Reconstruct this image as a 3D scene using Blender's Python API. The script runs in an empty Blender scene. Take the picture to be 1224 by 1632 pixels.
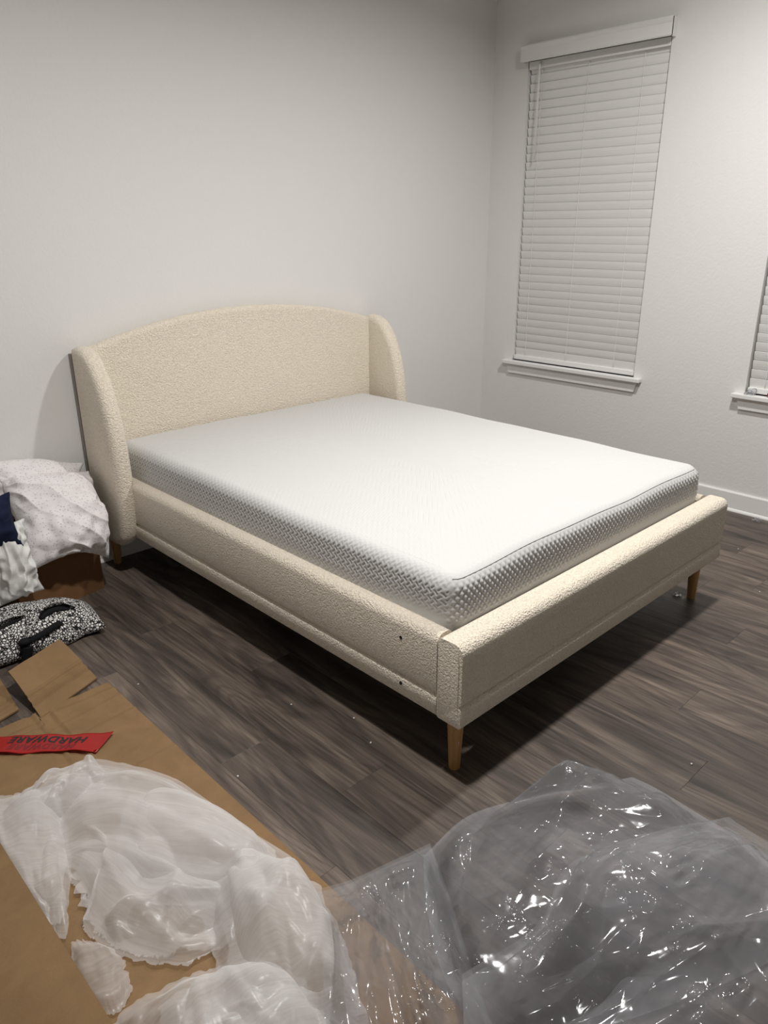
import bpy, bmesh, math, random
import numpy as np
from mathutils import Vector, Matrix
from mathutils.bvhtree import BVHTree

random.seed(7)
scene = bpy.context.scene
COL = scene.collection

# ------------------------------------------------------------------ camera
cam_data = bpy.data.cameras.new('camera')
cam = bpy.data.objects.new('camera', cam_data)
COL.objects.link(cam)
cam.location = (-1.3345, -3.3149, 1.5033)
cam.rotation_euler = (1.2048, 0.0052, -0.7637)
cam_data.sensor_fit = 'HORIZONTAL'
cam_data.sensor_width = 36.0
cam_data.lens = 36.0 * 1194.44 / 1224.0
cam_data.clip_start = 0.02
scene.camera = cam

# ------------------------------------------------------------------ world (night outside) and exposure
world = bpy.data.worlds.new('night'); scene.world = world
world.use_nodes = True
world.node_tree.nodes['Background'].inputs[0].default_value = (0.010, 0.012, 0.018, 1)
world.node_tree.nodes['Background'].inputs[1].default_value = 0.3
scene.view_settings.view_transform = 'Standard'
scene.view_settings.look = 'None'
scene.view_settings.gamma = 1.0
scene.view_settings.use_curve_mapping = False
scene.view_settings.exposure = 0.0
scene.cycles.transparent_max_bounces = 14
LAMP_POWER = 43.5
LAMP_SPREAD = 160.0
LAMP_COLOR = (1.0, 0.982, 0.960)
LAMPS = ((-0.34, -2.08), (1.50, -2.08))
CEIL = 3.0

# ------------------------------------------------------------------ node helpers
def mat(name, color=(0.8, 0.8, 0.8), rough=0.6, spec=0.5, metallic=0.0):
    m = bpy.data.materials.new(name); m.use_nodes = True
    b = m.node_tree.nodes['Principled BSDF']
    b.inputs['Base Color'].default_value = (*color, 1)
    b.inputs['Roughness'].default_value = rough
    b.inputs['Specular IOR Level'].default_value = spec
    b.inputs['Metallic'].default_value = metallic
    return m
class NT:
    def __init__(s, m):
        s.t = m.node_tree; s.b = s.t.nodes.get('Principled BSDF')
        s.out = s.t.nodes['Material Output']
    def n(s, typ, **kw):
        nd = s.t.nodes.new(typ)
        for k, v in kw.items():
            if k.startswith('i_'):
                key = k[2:]
                key = int(key) if key.isdigit() else key.replace('_', ' ')
                nd.inputs[key].default_value = v
            else: setattr(nd, k, v)
        return nd
    def l(s, a, b): s.t.links.new(a, b)
    def coord(s, kind='Object', scale=(1, 1, 1)):
        tc = s.n('ShaderNodeTexCoord'); mp = s.n('ShaderNodeMapping')
        mp.inputs['Scale'].default_value = scale
        s.l(tc.outputs[kind], mp.inputs['Vector']); return mp.outputs[0]
    def noise(s, vec, scale, detail=3, rough=.5, dist=0.0):
        nd = s.n('ShaderNodeTexNoise'); s.l(vec, nd.inputs['Vector'])
        nd.inputs['Scale'].default_value = scale; nd.inputs['Detail'].default_value = detail
        nd.inputs['Roughness'].default_value = rough; nd.inputs['Distortion'].default_value = dist
        return nd.outputs['Fac']
    def ramp(s, fac, stops):
        r = s.n('ShaderNodeValToRGB'); e = r.color_ramp.elements
        while len(e) < len(stops): e.new(0.5)
        for el, (p, c) in zip(e, stops):
            el.position = p; el.color = (*c, 1) if len(c) == 3 else c
        s.l(fac, r.inputs[0]); return r.outputs[0]
    def math(s, op, a, b=None, clamp=False):
        nd = s.n('ShaderNodeMath', operation=op, use_clamp=clamp)
        for i, x in enumerate((a, b)):
            if x is None: continue
            if isinstance(x, (int, float)): nd.inputs[i].default_value = x
            else: s.l(x, nd.inputs[i])
        return nd.outputs[0]
    def mix(s, fac, a, b, blend='MIX'):
        nd = s.n('ShaderNodeMix', data_type='RGBA', blend_type=blend)
        for k, x in ((0, fac), (6, a), (7, b)):
            if isinstance(x, (int, float)): nd.inputs[k].default_value = x
            elif isinstance(x, tuple): nd.inputs[k].default_value = (*x, 1)
            else: s.l(x, nd.inputs[k])
        return nd.outputs[2]
    def bump(s, h, strength, dist, prev=None):
        nd = s.n('ShaderNodeBump'); s.l(h, nd.inputs['Height'])
        nd.inputs['Strength'].default_value = strength; nd.inputs['Distance'].default_value = dist
        if prev is not None: s.l(prev, nd.inputs['Normal'])
        return nd.outputs[0]

# ------------------------------------------------------------------ materials
M = {}
def build_materials():
    # painted, lightly textured drywall
    m = mat('wall_paint', (0.79, 0.775, 0.755), 0.55, 0.35); t = NT(m); v = t.coord()
    h = t.noise(v, 75, 3, .55, .4); b1 = t.bump(h, 0.28, 0.004)
    t.l(b1, t.b.inputs['Normal']); M['wall'] = m
    m = mat('ceiling_paint', (0.82, 0.81, 0.79), 0.8, 0.2); M['ceiling'] = m
    m = mat('white_trim', (0.84, 0.83, 0.815), 0.32, 0.5); M['trim'] = m
    # dark vinyl planks, each with its own shift of the grain
    m = mat('plank', (0.06, 0.05, 0.045), 0.42, 0.45); t = NT(m)
    tc = t.n('ShaderNodeTexCoord'); oi = t.n('ShaderNodeObjectInfo')
    off = t.n('ShaderNodeCombineXYZ')
    t.l(t.math('MULTIPLY', oi.outputs['Random'], 37.0), off.inputs[0])
    t.l(t.math('MULTIPLY', oi.outputs['Random'], 91.0), off.inputs[1])
    add = t.n('ShaderNodeVectorMath', operation='ADD')
    t.l(tc.outputs['Object'], add.inputs[0]); t.l(off.outputs[0], add.inputs[1])
    def mp(sc):
        k = t.n('ShaderNodeMapping'); k.inputs['Scale'].default_value = sc
        t.l(add.outputs[0], k.inputs['Vector']); return k.outputs[0]
    broad = t.noise(mp((7, .9, 1)), 1.6, 3, .55, 1.2)
    fine = t.noise(mp((90, 3.0, 1)), 1.4, 5, .65, .6)
    field = t.noise(mp((5.5, .75, 1)), 1.0, 1, .4, .3)
    rings = t.math('SINE', t.math('MULTIPLY', field, 95.0))
    rings = t.math('MULTIPLY', t.math('ADD', rings, 1.0), 0.5)
    c1 = t.ramp(broad, [(.30, (.050, .039, .033)), (.5, (.106, .082, .067)), (.72, (.190, .150, .118))])
    c2 = t.ramp(fine, [(.3, (.42, .42, .42)), (.62, (1.15, 1.15, 1.15))])
    c = t.mix(0.75, c1, c2, 'MULTIPLY')
    c3 = t.ramp(rings, [(.0, (.62, .60, .60)), (.5, (1.05, 1.05, 1.05))])
    c = t.mix(0.6, c, c3, 'MULTIPLY')
    # knots
    vo = t.n('ShaderNodeTexVoronoi', feature='F1'); t.l(mp((3.2, 1.3, 1)), vo.inputs['Vector']); vo.inputs['Scale'].default_value = 1.3
    kn = t.ramp(vo.outputs['Distance'], [(.02, (.35, .33, .32)), (.11, (1, 1, 1))])
    c = t.mix(0.8, c, kn, 'MULTIPLY')
    tone = t.n('ShaderNodeMapRange'); t.l(oi.outputs['Random'], tone.inputs[0])
    tone.inputs[3].default_value = 0.78; tone.inputs[4].default_value = 1.28
    hsv = t.n('ShaderNodeHueSaturation'); t.l(c, hsv.inputs['Color']); t.l(tone.outputs[0], hsv.inputs['Value'])
    t.l(hsv.outputs[0], t.b.inputs['Base Color'])
    rr = t.n('ShaderNodeMapRange'); t.l(fine, rr.inputs[0]); rr.inputs[3].default_value = .38; rr.inputs[4].default_value = .55
    t.l(rr.outputs[0], t.b.inputs['Roughness'])
    t.l(t.bump(fine, .22, .0012), t.b.inputs['Normal']); M['plank'] = m
    M['subfloor'] = mat('subfloor', (.02, .017, .015), .8)
    # boucle upholstery
    m = mat('boucle', (0.80, 0.715, 0.585), 0.95, 0.1); t = NT(m); v = t.coord()
    w = t.n('ShaderNodeTexNoise'); t.l(v, w.inputs['Vector']); w.inputs['Scale'].default_value = 90; w.inputs['Detail'].default_value = 2
    mixv = t.n('ShaderNodeMix', data_type='VECTOR'); mixv.inputs[0].default_value = 0.018
    t.l(v, mixv.inputs[4]); t.l(w.outputs['Color'], mixv.inputs[5])
    vo = t.n('ShaderNodeTexVoronoi', feature='SMOOTH_F1'); vo.inputs['Scale'].default_value = 175; vo.inputs['Smoothness'].default_value = .6
    t.l(mixv.outputs[1], vo.inputs['Vector'])
    h = t.math('SUBTRACT', 1.0, vo.outputs['Distance'])
    f2 = t.noise(v, 420, 2, .6)
    hh = t.math('ADD', h, t.math('MULTIPLY', f2, .35))
    t.l(t.bump(hh, .95, .0055), t.b.inputs['Normal'])
    cc = t.ramp(vo.outputs['Distance'], [(.15, (.92, .84, .71)), (.75, (.84, .75, .605))])
    t.l(cc, t.b.inputs['Base Color'])
    t.b.inputs['Sheen Weight'].default_value = .25; M['boucle'] = m
    M['gap_shade'] = mat('wall_gap_shade', (.34, .315, .28), .9, .1)  # shade of the gap behind the headboard wings, put in as a dark colour
    M['seam'] = mat('seam_thread', (.50, .44, .36), .9, .1)
    # mattress knit
    m = mat('mattress_knit', (0.60, 0.592, 0.582), 0.85, 0.15); t = NT(m); v = t.coord()
    t.l(t.bump(t.noise(v, 900, 2, .6), .2, .0008), t.b.inputs['Normal']); M['mattress'] = m
    M['mattress_seam'] = mat('mattress_seam', (.50, .495, .49), .8)
    # leg wood
    m = mat('leg_wood', (.46, .26, .10), .4, .45); t = NT(m); v = t.coord('Object', (60, 60, 6))
    t.l(t.ramp(t.noise(v, 1, 4, .6, .5), [(.3, (.36, .19, .065)), (.7, (.52, .30, .125))]), t.b.inputs['Base Color']); M['leg'] = m
    M['sticker'] = mat('sticker', (.80, .80, .78), .5)
    M['ink'] = mat('ink', (.015, .012, .012), .6)
    M['black'] = mat('black_plastic', (.018, .019, .018), .35)
    M['hole'] = mat('bolt_hole', (.006, .006, .006), .9)
    # blinds
    m = mat('blind_slat', (0.80, 0.79, 0.77), 0.5, 0.4); t = NT(m); v = t.coord('Object', (4, 1.2, 60))
    t.l(t.bump(t.noise(v, 4, 3, .6), .10, .0006), t.b.inputs['Normal']); M['slat'] = m
    M['cord'] = mat('white_cord', (.84, .83, .80), .7)
    M['vinyl'] = mat('white_vinyl', (.75, .75, .74), .4)
    g = mat('window_glass', (.03, .035, .04), .05, .5); M['glass'] = g
    # cardboard
    def card(name, c, k=1.0):
        m = mat(name, c, .82, .18); t = NT(m); v = t.coord()
        a = t.noise(v, 9, 4, .6, .5); bfib = t.noise(v, 240, 3, .7)
        lo = tuple(x * .86 for x in c); hi = tuple(x * 1.09 for x in c)
        cc = t.ramp(a, [(.3, lo), (.7, hi)])
        cc = t.mix(.25, cc, t.ramp(bfib, [(.3, (.75, .75, .75)), (.7, (1.15, 1.15, 1.15))]), 'MULTIPLY')
        t.l(cc, t.b.inputs['Base Color'])
        flute = t.n('ShaderNodeTexWave', wave_type='BANDS', bands_direction='Y'); t.l(v, flute.inputs['Vector'])
        flute.inputs['Scale'].default_value = 55; flute.inputs['Distortion'].default_value = .4
        b0 = t.bump(flute.outputs['Fac'], .05, .001)
        t.l(t.bump(a, .2, .004, b0), t.b.inputs['Normal']); return m
    M['card'] = card('cardboard', (.235, .145, .072))
    M['card_dark'] = card('cardboard_dark', (.17, .085, .038))
    # red tape film
    m = mat('red_film', (.42, .020, .018), .28, .5); t = NT(m)
    tr = t.n('ShaderNodeBsdfTransparent'); tr.inputs[0].default_value = (.95, .25, .2, 1)
    ms = t.n('ShaderNodeMixShader'); ms.inputs[0].default_value = .30
    t.l(t.b.outputs[0], ms.inputs[1]); t.l(tr.outputs[0], ms.inputs[2]); t.l(ms.outputs[0], t.out.inputs[0]); M['red'] = m
    M['ink_faint'] = mat('ink_faint', (.16, .012, .012), .6)
    # foam wrap: thin, milky, partly see-through, with fine ribs
    m = bpy.data.materials.new('foam_wrap'); m.use_nodes = True; t = NT(m); t.t.nodes.remove(t.b)
    uv = t.n('ShaderNodeTexCoord').outputs['UV']
    k = t.n('ShaderNodeMapping'); k.inputs['Scale'].default_value = (3, 60, 1); t.l(uv, k.inputs['Vector'])
    rib = t.noise(k.outputs[0], 1.6, 3, .6, .5)
    k2 = t.n('ShaderNodeMapping'); t.l(uv, k2.inputs['Vector'])
    cell = t.noise(k2.outputs[0], 300, 2, .5)
    bp = t.bump(rib, .16, .003); bp = t.bump(cell, .12, .001, bp)
    d = t.n('ShaderNodeBsdfDiffuse'); d.inputs[0].default_value = (.90, .885, .875, 1); t.l(bp, d.inputs['Normal'])
    tl = t.n('ShaderNodeBsdfTranslucent'); tl.inputs[0].default_value = (.90, .885, .87, 1); t.l(bp, tl.inputs['Normal'])
    a = t.n('ShaderNodeMixShader'); a.inputs[0].default_value = .45; t.l(d.outputs[0], a.inputs[1]); t.l(tl.outputs[0], a.inputs[2])
    gl = t.n('ShaderNodeBsdfGlossy'); gl.inputs['Roughness'].default_value = .32; t.l(bp, gl.inputs['Normal'])
    a2 = t.n('ShaderNodeMixShader'); a2.inputs[0].default_value = .06; t.l(a.outputs[0], a2.inputs[1]); t.l(gl.outputs[0], a2.inputs[2])
    tr = t.n('ShaderNodeBsdfTransparent')
    lw = t.n('ShaderNodeLayerWeight'); lw.inputs[0].default_value = .35
    f = t.math('ADD', t.math('MULTIPLY', lw.outputs['Facing'], .35), t.math('ADD', t.math('MULTIPLY', rib, .34), .20), True)
    a3 = t.n('ShaderNodeMixShader'); t.l(f, a3.inputs[0]); t.l(tr.outputs[0], a3.inputs[1]); t.l(a2.outputs[0], a3.inputs[2])
    t.l(a3.outputs[0], t.out.inputs[0]); M['foam'] = m
    # clear plastic film
    m = bpy.data.materials.new('clear_film'); m.use_nodes = True; t = NT(m); t.t.nodes.remove(t.b)
    uv = t.n('ShaderNodeTexCoord').outputs['UV']
    cr = t.n('ShaderNodeTexVoronoi', feature='DISTANCE_TO_EDGE'); cr.inputs['Scale'].default_value = 26
    wz = t.n('ShaderNodeTexNoise'); wz.inputs['Scale'].default_value = 14; wz.inputs['Detail'].default_value = 3; t.l(uv, wz.inputs['Vector'])
    mx = t.n('ShaderNodeMix', data_type='VECTOR'); mx.inputs[0].default_value = .12
    t.l(uv, mx.inputs[4]); t.l(wz.outputs['Color'], mx.inputs[5]); t.l(mx.outputs[1], cr.inputs['Vector'])
    ridge = t.ramp(cr.outputs['Distance'], [(0, (1, 1, 1)), (.08, (0, 0, 0))])
    patch = t.ramp(t.noise(uv, 7, 2, .5), [(.5, (0, 0, 0)), (.62, (1, 1, 1))])
    rg = t.math('MULTIPLY', ridge, patch)
    bp = t.bump(rg, .35, .003); bp = t.bump(t.noise(uv, 16, 2, .5), .12, .01, bp)
    tr = t.n('ShaderNodeBsdfTransparent'); tr.inputs[0].default_value = (.97, .97, .98, 1)
    gl = t.n('ShaderNodeBsdfGlossy'); gl.inputs['Roughness'].default_value = .10; t.l(bp, gl.inputs['Normal'])
    d = t.n('ShaderNodeBsdfTranslucent'); d.inputs[0].default_value = (.88, .89, .92, 1)
    d2 = t.n('ShaderNodeBsdfDiffuse'); d2.inputs[0].default_value = (.88, .89, .92, 1)
    dd = t.n('ShaderNodeMixShader'); dd.inputs[0].default_value = .5; t.l(d.outputs[0], dd.inputs[1]); t.l(d2.outputs[0], dd.inputs[2])
    lw = t.n('ShaderNodeLayerWeight'); lw.inputs[0].default_value = .28
    hz = t.math('ADD', t.math('MULTIPLY', lw.outputs['Facing'], .14), .10, True)
    s1 = t.n('ShaderNodeMixShader'); t.l(hz, s1.inputs[0]); t.l(tr.outputs[0], s1.inputs[1]); t.l(dd.outputs[0], s1.inputs[2])
    fr = t.n('ShaderNodeFresnel'); fr.inputs[0].default_value = 1.45; t.l(bp, fr.inputs['Normal'])
    fz = t.math('ADD', t.math('MULTIPLY', fr.outputs[0], .75), .0, True)
    s2 = t.n('ShaderNodeMixShader'); t.l(fz, s2.inputs[0]); t.l(s1.outputs[0], s2.inputs[1]); t.l(gl.outputs[0], s2.inputs[2])
    t.l(s2.outputs[0], t.out.inputs[0]); M['film'] = m
    # printed bedding
    m = mat('floral_cotton', (.76, .72, .72), .85, .15); t = NT(m)
    uv = t.n('ShaderNodeTexCoord').outputs['UV']
    dots = t.n('ShaderNodeTexVoronoi'); dots.inputs['Scale'].default_value = 105; t.l(uv, dots.inputs['Vector'])
    dt = t.ramp(dots.outputs['Distance'], [(.16, (.60, .575, .58)), (.34, (1, 1, 1))])
    vn = t.noise(uv, 60, 3, .7)
    st = t.n('ShaderNodeTexVoronoi'); st.inputs['Scale'].default_value = 13; st.inputs['Randomness'].default_value = .7; t.l(uv, st.inputs['Vector'])
    sd = t.math('ADD', st.outputs['Distance'], t.math('MULTIPLY', vn, .35))
    sp = t.ramp(sd, [(.27, (.72, .70, .71)), (.33, (1, 1, 1))])
    c = t.mix(.85, (.78, .745, .745), dt, 'MULTIPLY'); c = t.mix(.8, c, sp, 'MULTIPLY')
    t.l(c, t.b.inputs['Base Color'])
    t.l(t.bump(t.noise(uv, 9, 3, .5, .6), .5, .02), t.b.inputs['Normal']); M['floral'] = m
    m = mat('plain_white_cotton', (.74, .73, .71), .8, .2); M['white_cloth'] = m
    M['navy'] = mat('navy_cloth', (.012, .016, .040), .85, .1)
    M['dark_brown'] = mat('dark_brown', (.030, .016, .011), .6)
    M['pale'] = mat('pale_plastic', (.62, .52, .50), .5)
    # pebble print bag
    m = mat('pebble_print', (.5, .5, .5), .75, .2); t = NT(m)
    uv = t.n('ShaderNodeTexCoord').outputs['UV']
    wv = t.n('ShaderNodeTexNoise'); wv.inputs['Scale'].default_value = 5; t.l(uv, wv.inputs['Vector'])
    pv = t.n('ShaderNodeTexVoronoi', feature='DISTANCE_TO_EDGE'); pv.inputs['Scale'].default_value = 105; t.l(uv, pv.inputs['Vector'])
    t.l(t.ramp(pv.outputs['Distance'], [(.10, (.012, .012, .012)), (.19, (.80, .78, .75))]), t.b.inputs['Base Color'])
    M['pebble'] = m
    M['strap'] = mat('black_webbing', (.010, .010, .011), .8, .15)
    M['red_item'] = mat('red_plastic', (.20, .012, .012), .3)
    M['crumb'] = mat('white_crumb', (.78, .77, .74), .8)
    m = mat('lamp_diffuser', (.9, .9, .9), .5); m.node_tree.nodes['Principled BSDF'].inputs['Emission Color'].default_value = (*LAMP_COLOR, 1)
    m.node_tree.nodes['Principled BSDF'].inputs['Emission Strength'].default_value = 6.0; M['diffuser'] = m
build_materials()

# ------------------------------------------------------------------ object helpers
def tag(o, label=None, cat=None, group=None, kind=None):
    if label: o['label'] = label
    if cat: o['category'] = cat
    if group: o['group'] = group
    if kind: o['kind'] = kind
    return o
def link(name, me, m=None, parent=None):
    o = bpy.data.objects.new(name, me); COL.objects.link(o)
    if m is not None:
        me.materials.clear(); me.materials.append(M[m] if isinstance(m, str) else m)
    if parent is not None: o.parent = parent
    return o
def empty(name, loc=(0, 0, 0), rz=0.0):
    o = bpy.data.objects.new(name, None); COL.objects.link(o)
    o.location = loc; o.rotation_euler[2] = rz; o.empty_display_size = .1
    return o
def mesh_np(name, verts, faces, smooth=True, uv=None):
    me = bpy.data.meshes.new(name)
    me.from_pydata([tuple(v) for v in np.asarray(verts).tolist()], [], [tuple(f) for f in faces])
    if smooth: me.polygons.foreach_set('use_smooth', [True] * len(me.polygons))
    if uv is not None:
        lay = me.uv_layers.new(name='UVMap')
        idx = np.empty(len(me.loops), dtype=np.int64); me.loops.foreach_get('vertex_index', idx)
        lay.data.foreach_set('uv', np.asarray(uv)[idx].astype(np.float32).ravel())
    me.update(); return me
def bm_mesh(name, bm, smooth=False):
    bmesh.ops.recalc_face_normals(bm, faces=bm.faces)
    me = bpy.data.meshes.new(name); bm.to_mesh(me); bm.free()
    if smooth: me.polygons.foreach_set('use_smooth', [True] * len(me.polygons))
    me.update(); return me
def bm_box(bm, lo, hi, bevel=0.0, seg=2):
    r = bmesh.ops.create_cube(bm, size=1.0)
    vs = r['verts']
    for v in vs:
        v.co = Vector([(lo[i] + hi[i]) / 2 + v.co[i] * (hi[i] - lo[i]) for i in range(3)])
    if bevel > 0:
        es = list({e for v in vs for e in v.link_edges})
        bmesh.ops.bevel(bm, geom=es, offset=bevel, segments=seg, profile=.5, affect='EDGES')
def box(name, lo, hi, m, parent=None, bevel=0.0, seg=2):
    bm = bmesh.new(); bm_box(bm, lo, hi, bevel, seg)
    return link(name, bm_mesh(name, bm), m, parent)
def sharp_smooth(o, angle=40):
    me = o.data
    me.polygons.foreach_set('use_smooth', [True] * len(me.polygons))
    bm = bmesh.new(); bm.from_mesh(me)
    for e in bm.edges:
        e.smooth = not (len(e.link_faces) == 2 and e.calc_face_angle(0) > math.radians(angle))
    bm.to_mesh(me); bm.free(); return o
def prism(pts, axis, a, b, bevel=0.0, seg=4):
    """outline pts (2D) extruded along axis from a to b; all edges of the two rims bevelled"""
    bm = bmesh.new()
    def P(p, d):
        return {'x': (d, p[0], p[1]), 'y': (p[0], d, p[1]), 'z': (p[0], p[1], d)}[axis]
    va = [bm.verts.new(P(p, a)) for p in pts]; vb = [bm.verts.new(P(p, b)) for p in pts]
    fa = bm.faces.new(va); fb = bm.faces.new(vb[::-1]); n = len(pts)
    for i in range(n):
        bm.faces.new((va[i], va[(i + 1) % n], vb[(i + 1) % n], vb[i]))
    bmesh.ops.recalc_face_normals(bm, faces=bm.faces)
    if bevel:
        es = list(fa.edges) + list(fb.edges)
        bmesh.ops.bevel(bm, geom=es, offset=bevel, segments=seg, profile=.5, affect='EDGES', clamp_overlap=True)
    return bm
def lathe(profile, n=20):
    bm = bmesh.new(); rings = []
    for r, z in profile:
        rings.append([bm.verts.new((r * math.cos(2 * math.pi * i / n), r * math.sin(2 * math.pi * i / n), z)) for i in range(n)])
    for a, b in zip(rings, rings[1:]):
        for i in range(n): bm.faces.new((a[i], a[(i + 1) % n], b[(i + 1) % n], b[i]))
    bm.faces.new(rings[0][::-1]); bm.faces.new(rings[-1]); return bm
def tube(pts, r, n=8):
    bm = bmesh.new(); rings = []; pts = [Vector(p) for p in pts]
    for i, p in enumerate(pts):
        d = (pts[min(i + 1, len(pts) - 1)] - pts[max(i - 1, 0)]).normalized()
        u = d.orthogonal().normalized(); w = d.cross(u)
        rings.append([bm.verts.new(p + r * (math.cos(2 * math.pi * k / n) * u + math.sin(2 * math.pi * k / n) * w)) for k in range(n)])
    for a, b in zip(rings, rings[1:]):
        for i in range(n): bm.faces.new((a[i], a[(i + 1) % n], b[(i + 1) % n], b[i]))
    bm.faces.new(rings[0][::-1]); bm.faces.new(rings[-1]); return bm
def catmull(pts, n):
    P = np.array(pts, float); k = len(P)
    if k == 2: return P[0] + (P[1] - P[0]) * np.linspace(0, 1, n)[:, None]
    E = np.vstack([2 * P[0] - P[1], P, 2 * P[-1] - P[-2]])
    seg = np.r_[0, np.cumsum(np.linalg.norm(np.diff(P, axis=0), axis=1))]; s = np.linspace(0, seg[-1], n)
    out = np.empty((n, P.shape[1]))
    for q, x in enumerate(s):
        i = min(np.searchsorted(seg, x, 'right') - 1, k - 2); t = (x - seg[i]) / (seg[i + 1] - seg[i])
        p0, p1, p2, p3 = E[i], E[i + 1], E[i + 2], E[i + 3]
        out[q] = .5 * (2 * p1 + (p2 - p0) * t + (2 * p0 - 5 * p1 + 4 * p2 - p3) * t * t + (3 * p1 - p0 - 3 * p2 + p3) * t ** 3)
    return out

# ------------------------------------------------------------------ the room
XR, XL, YF = 2.782, -3.4, -6.0
T = 0.14
WIN = [dict(y0=-0.250, y1=-1.140), dict(y0=-1.785, y1=-2.675)]
WZ0, WZ1 = 0.655, 2.395
def room():
    fl = box('floor', (XL, YF, -.06), (XR, 0, -.0045), 'subfloor'); tag(fl, kind='structure')
    # vinyl planks, 176 mm wide, running along the bed
    w, Lp, gap = .176, 1.22, .0002
    joints = {-2: -1.654 , -1: -2.0, 5: -2.48, 6: -1.75, 11: -2.30, 0: -1.30, 1: -2.75, 2: -1.95, 3: -2.66, 4: -3.05, 7: -2.95}
    cache = {}
    k0 = int(math.floor((XL + .079) / w)); k1 = int(math.ceil((XR + .079) / w))
    for k in range(k0, k1 + 1):
        x0 = max(-.079 + w * k - 0 * w, XL); x1 = min(-.079 + w * (k + 1), XR)
        if x1 - x0 < .01: continue
        key = k + 0
        j = joints.get(key + 0, -(random.random() * Lp + .2))
        cuts = sorted({0.0, YF} | {round(j + n * Lp, 4) for n in range(-8, 6) if YF + .04 < j + n * Lp < -.04}, reverse=True)
        for ya, yb in zip(cuts, cuts[1:]):
            sz = (round(x1 - x0, 4), round(ya - yb, 4))
            if sz not in cache:
                hx, hy = sz[0] / 2 - gap, sz[1] / 2 - gap; c = .0007
                vs = [(sx * hx, sy * hy, -.004) for sx, sy in ((-1, -1), (1, -1), (1, 1), (-1, 1))] + \
                     [(sx * hx, sy * hy, -c * .6) for sx, sy in ((-1, -1), (1, -1), (1, 1), (-1, 1))] + \
                     [(sx * (hx - c), sy * (hy - c), 0) for sx, sy in ((-1, -1), (1, -1), (1, 1), (-1, 1))]
                fs = [(8, 9, 10, 11)] + [(a, (a + 1) % 4, 4 + (a + 1) % 4, 4 + a) for a in range(4)] + [(4 + a, 4 + (a + 1) % 4, 8 + (a + 1) % 4, 8 + a) for a in range(4)]
                me = mesh_np('plank', vs, fs, False); me.materials.append(M['plank']); cache[sz] = me
            o = bpy.data.objects.new('plank', cache[sz]); COL.objects.link(o); o.parent = fl
            o.location = ((x0 + x1) / 2, (ya + yb) / 2, 0)
    tag(box('wall_back', (XL - T, 0, -.06), (XR + T, T, CEIL + .05), 'wall'), kind='structure')
    tag(box('wall_left', (XL - T, YF - T, -.06), (XL, 0, CEIL + .05), 'wall'), kind='structure')
    tag(box('wall_front', (XL, YF - T, -.06), (XR + T, YF, CEIL + .05), 'wall'), kind='structure')
    tag(box('ceiling', (XL, YF, CEIL), (XR, 0, CEIL + .05), 'ceiling'), kind='structure')
    # window wall with two openings
    bm = bmesh.new()
    ys = [0, WIN[0]['y0'], WIN[0]['y1'], WIN[1]['y0'], WIN[1]['y1'], YF]
    for i in range(5):
        a, b = ys[i + 1], ys[i]
        if i in (1, 3):
            bm_box(bm, (XR, a, -.06), (XR + T, b, WZ0)); bm_box(bm, (XR, a, WZ1), (XR + T, b, CEIL + .05))
        else: bm_box(bm, (XR, a, -.06), (XR + T, b, CEIL + .05))
    bmesh.ops.remove_doubles(bm, verts=bm.verts, dist=1e-5)
    tag(link('wall_right', bm_mesh('wall_right', bm), 'wall'), kind='structure')
    # baseboards: flat board with eased top and a quarter round at the floor
    H, D, q = .108, .013, .019
    prof = [(0, 0)] + [(q * math.cos(a) if False else -(D + 0) - q * math.cos(a) + 0, q * math.sin(a)) for a in np.linspace(0, math.pi / 2, 6)]
    prof = [(0, 0)] + [(-(D + (q - D) + .004) * 1.0 * math.cos(a) - 0.0, q * math.sin(a)) for a in np.linspace(0, math.radians(62), 6)] + [(-D, q + .0005), (-D, H - .006), (-D + .004, H), (0, H)]
    def bb(name, axis, at, a, b, sign):
        pts = [(at + sign * p[0], p[1]) for p in prof]
        o = link(name, bm_mesh(name, prism(pts, axis, a, b)), 'trim'); tag(sharp_smooth(o, 30), kind='structure')
    bb('baseboard_right', 'y', XR, YF, 0, 1)
    bb('baseboard_back', 'x', 0.0, XL, XR - .001, 1)
    bb('baseboard_left', 'y', XL, YF, 0, -1)
    bb('baseboard_front', 'x', YF, XL, XR - .001, -1)
room()

def window(n, y0, y1):
    w = empty('window_%d' % n, (XR, (y0 + y1) / 2, WZ0)); tag(w, kind='structure')
    hw = (y0 - y1) / 2; h = WZ1 - WZ0
    # sash frame set deep in the opening, local x points outward
    bm = bmesh.new(); f = .045; d0, d1 = .085, .13
    bm_box(bm, (d0, -hw, 0), (d1, hw, f)); bm_box(bm, (d0, -hw, h - f), (d1, hw, h))
    bm_box(bm, (d0, -hw, f), (d1, -hw + f, h - f)); bm_box(bm, (d0, hw - f, f), (d1, hw, h - f))
    bm_box(bm, (d0 + .005, -hw + f, h / 2 - .02), (d1 - .005, hw - f, h / 2 + .02))
    link('window_frame', bm_mesh('window_frame', bm), 'vinyl', w)
    for a, b in ((f, h / 2 - .02), (h / 2 + .02, h - f)):
        box('pane', (.105, -hw + f, a), (.111, hw - f, b), 'glass', w)
    # stool with horns, and apron under it
    bm = bmesh.new(); bm_box(bm, (-.042, -hw - .055, -.024), (.0, hw + .055, 0), .004, 2); bm_box(bm, (-.002, -hw, -.024), (.085, hw, 0))
    link('window_sill', bm_mesh('window_sill', bm), 'trim', w)
    pts = [(-hw - .015, -.084), (hw + .015, -.084), (hw + .03, -.0245), (-hw - .03, -.0245)]
    link('window_apron', bm_mesh('window_apron', prism(pts, 'x', -.016, -.0005)), 'trim', w)
    return w
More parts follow.
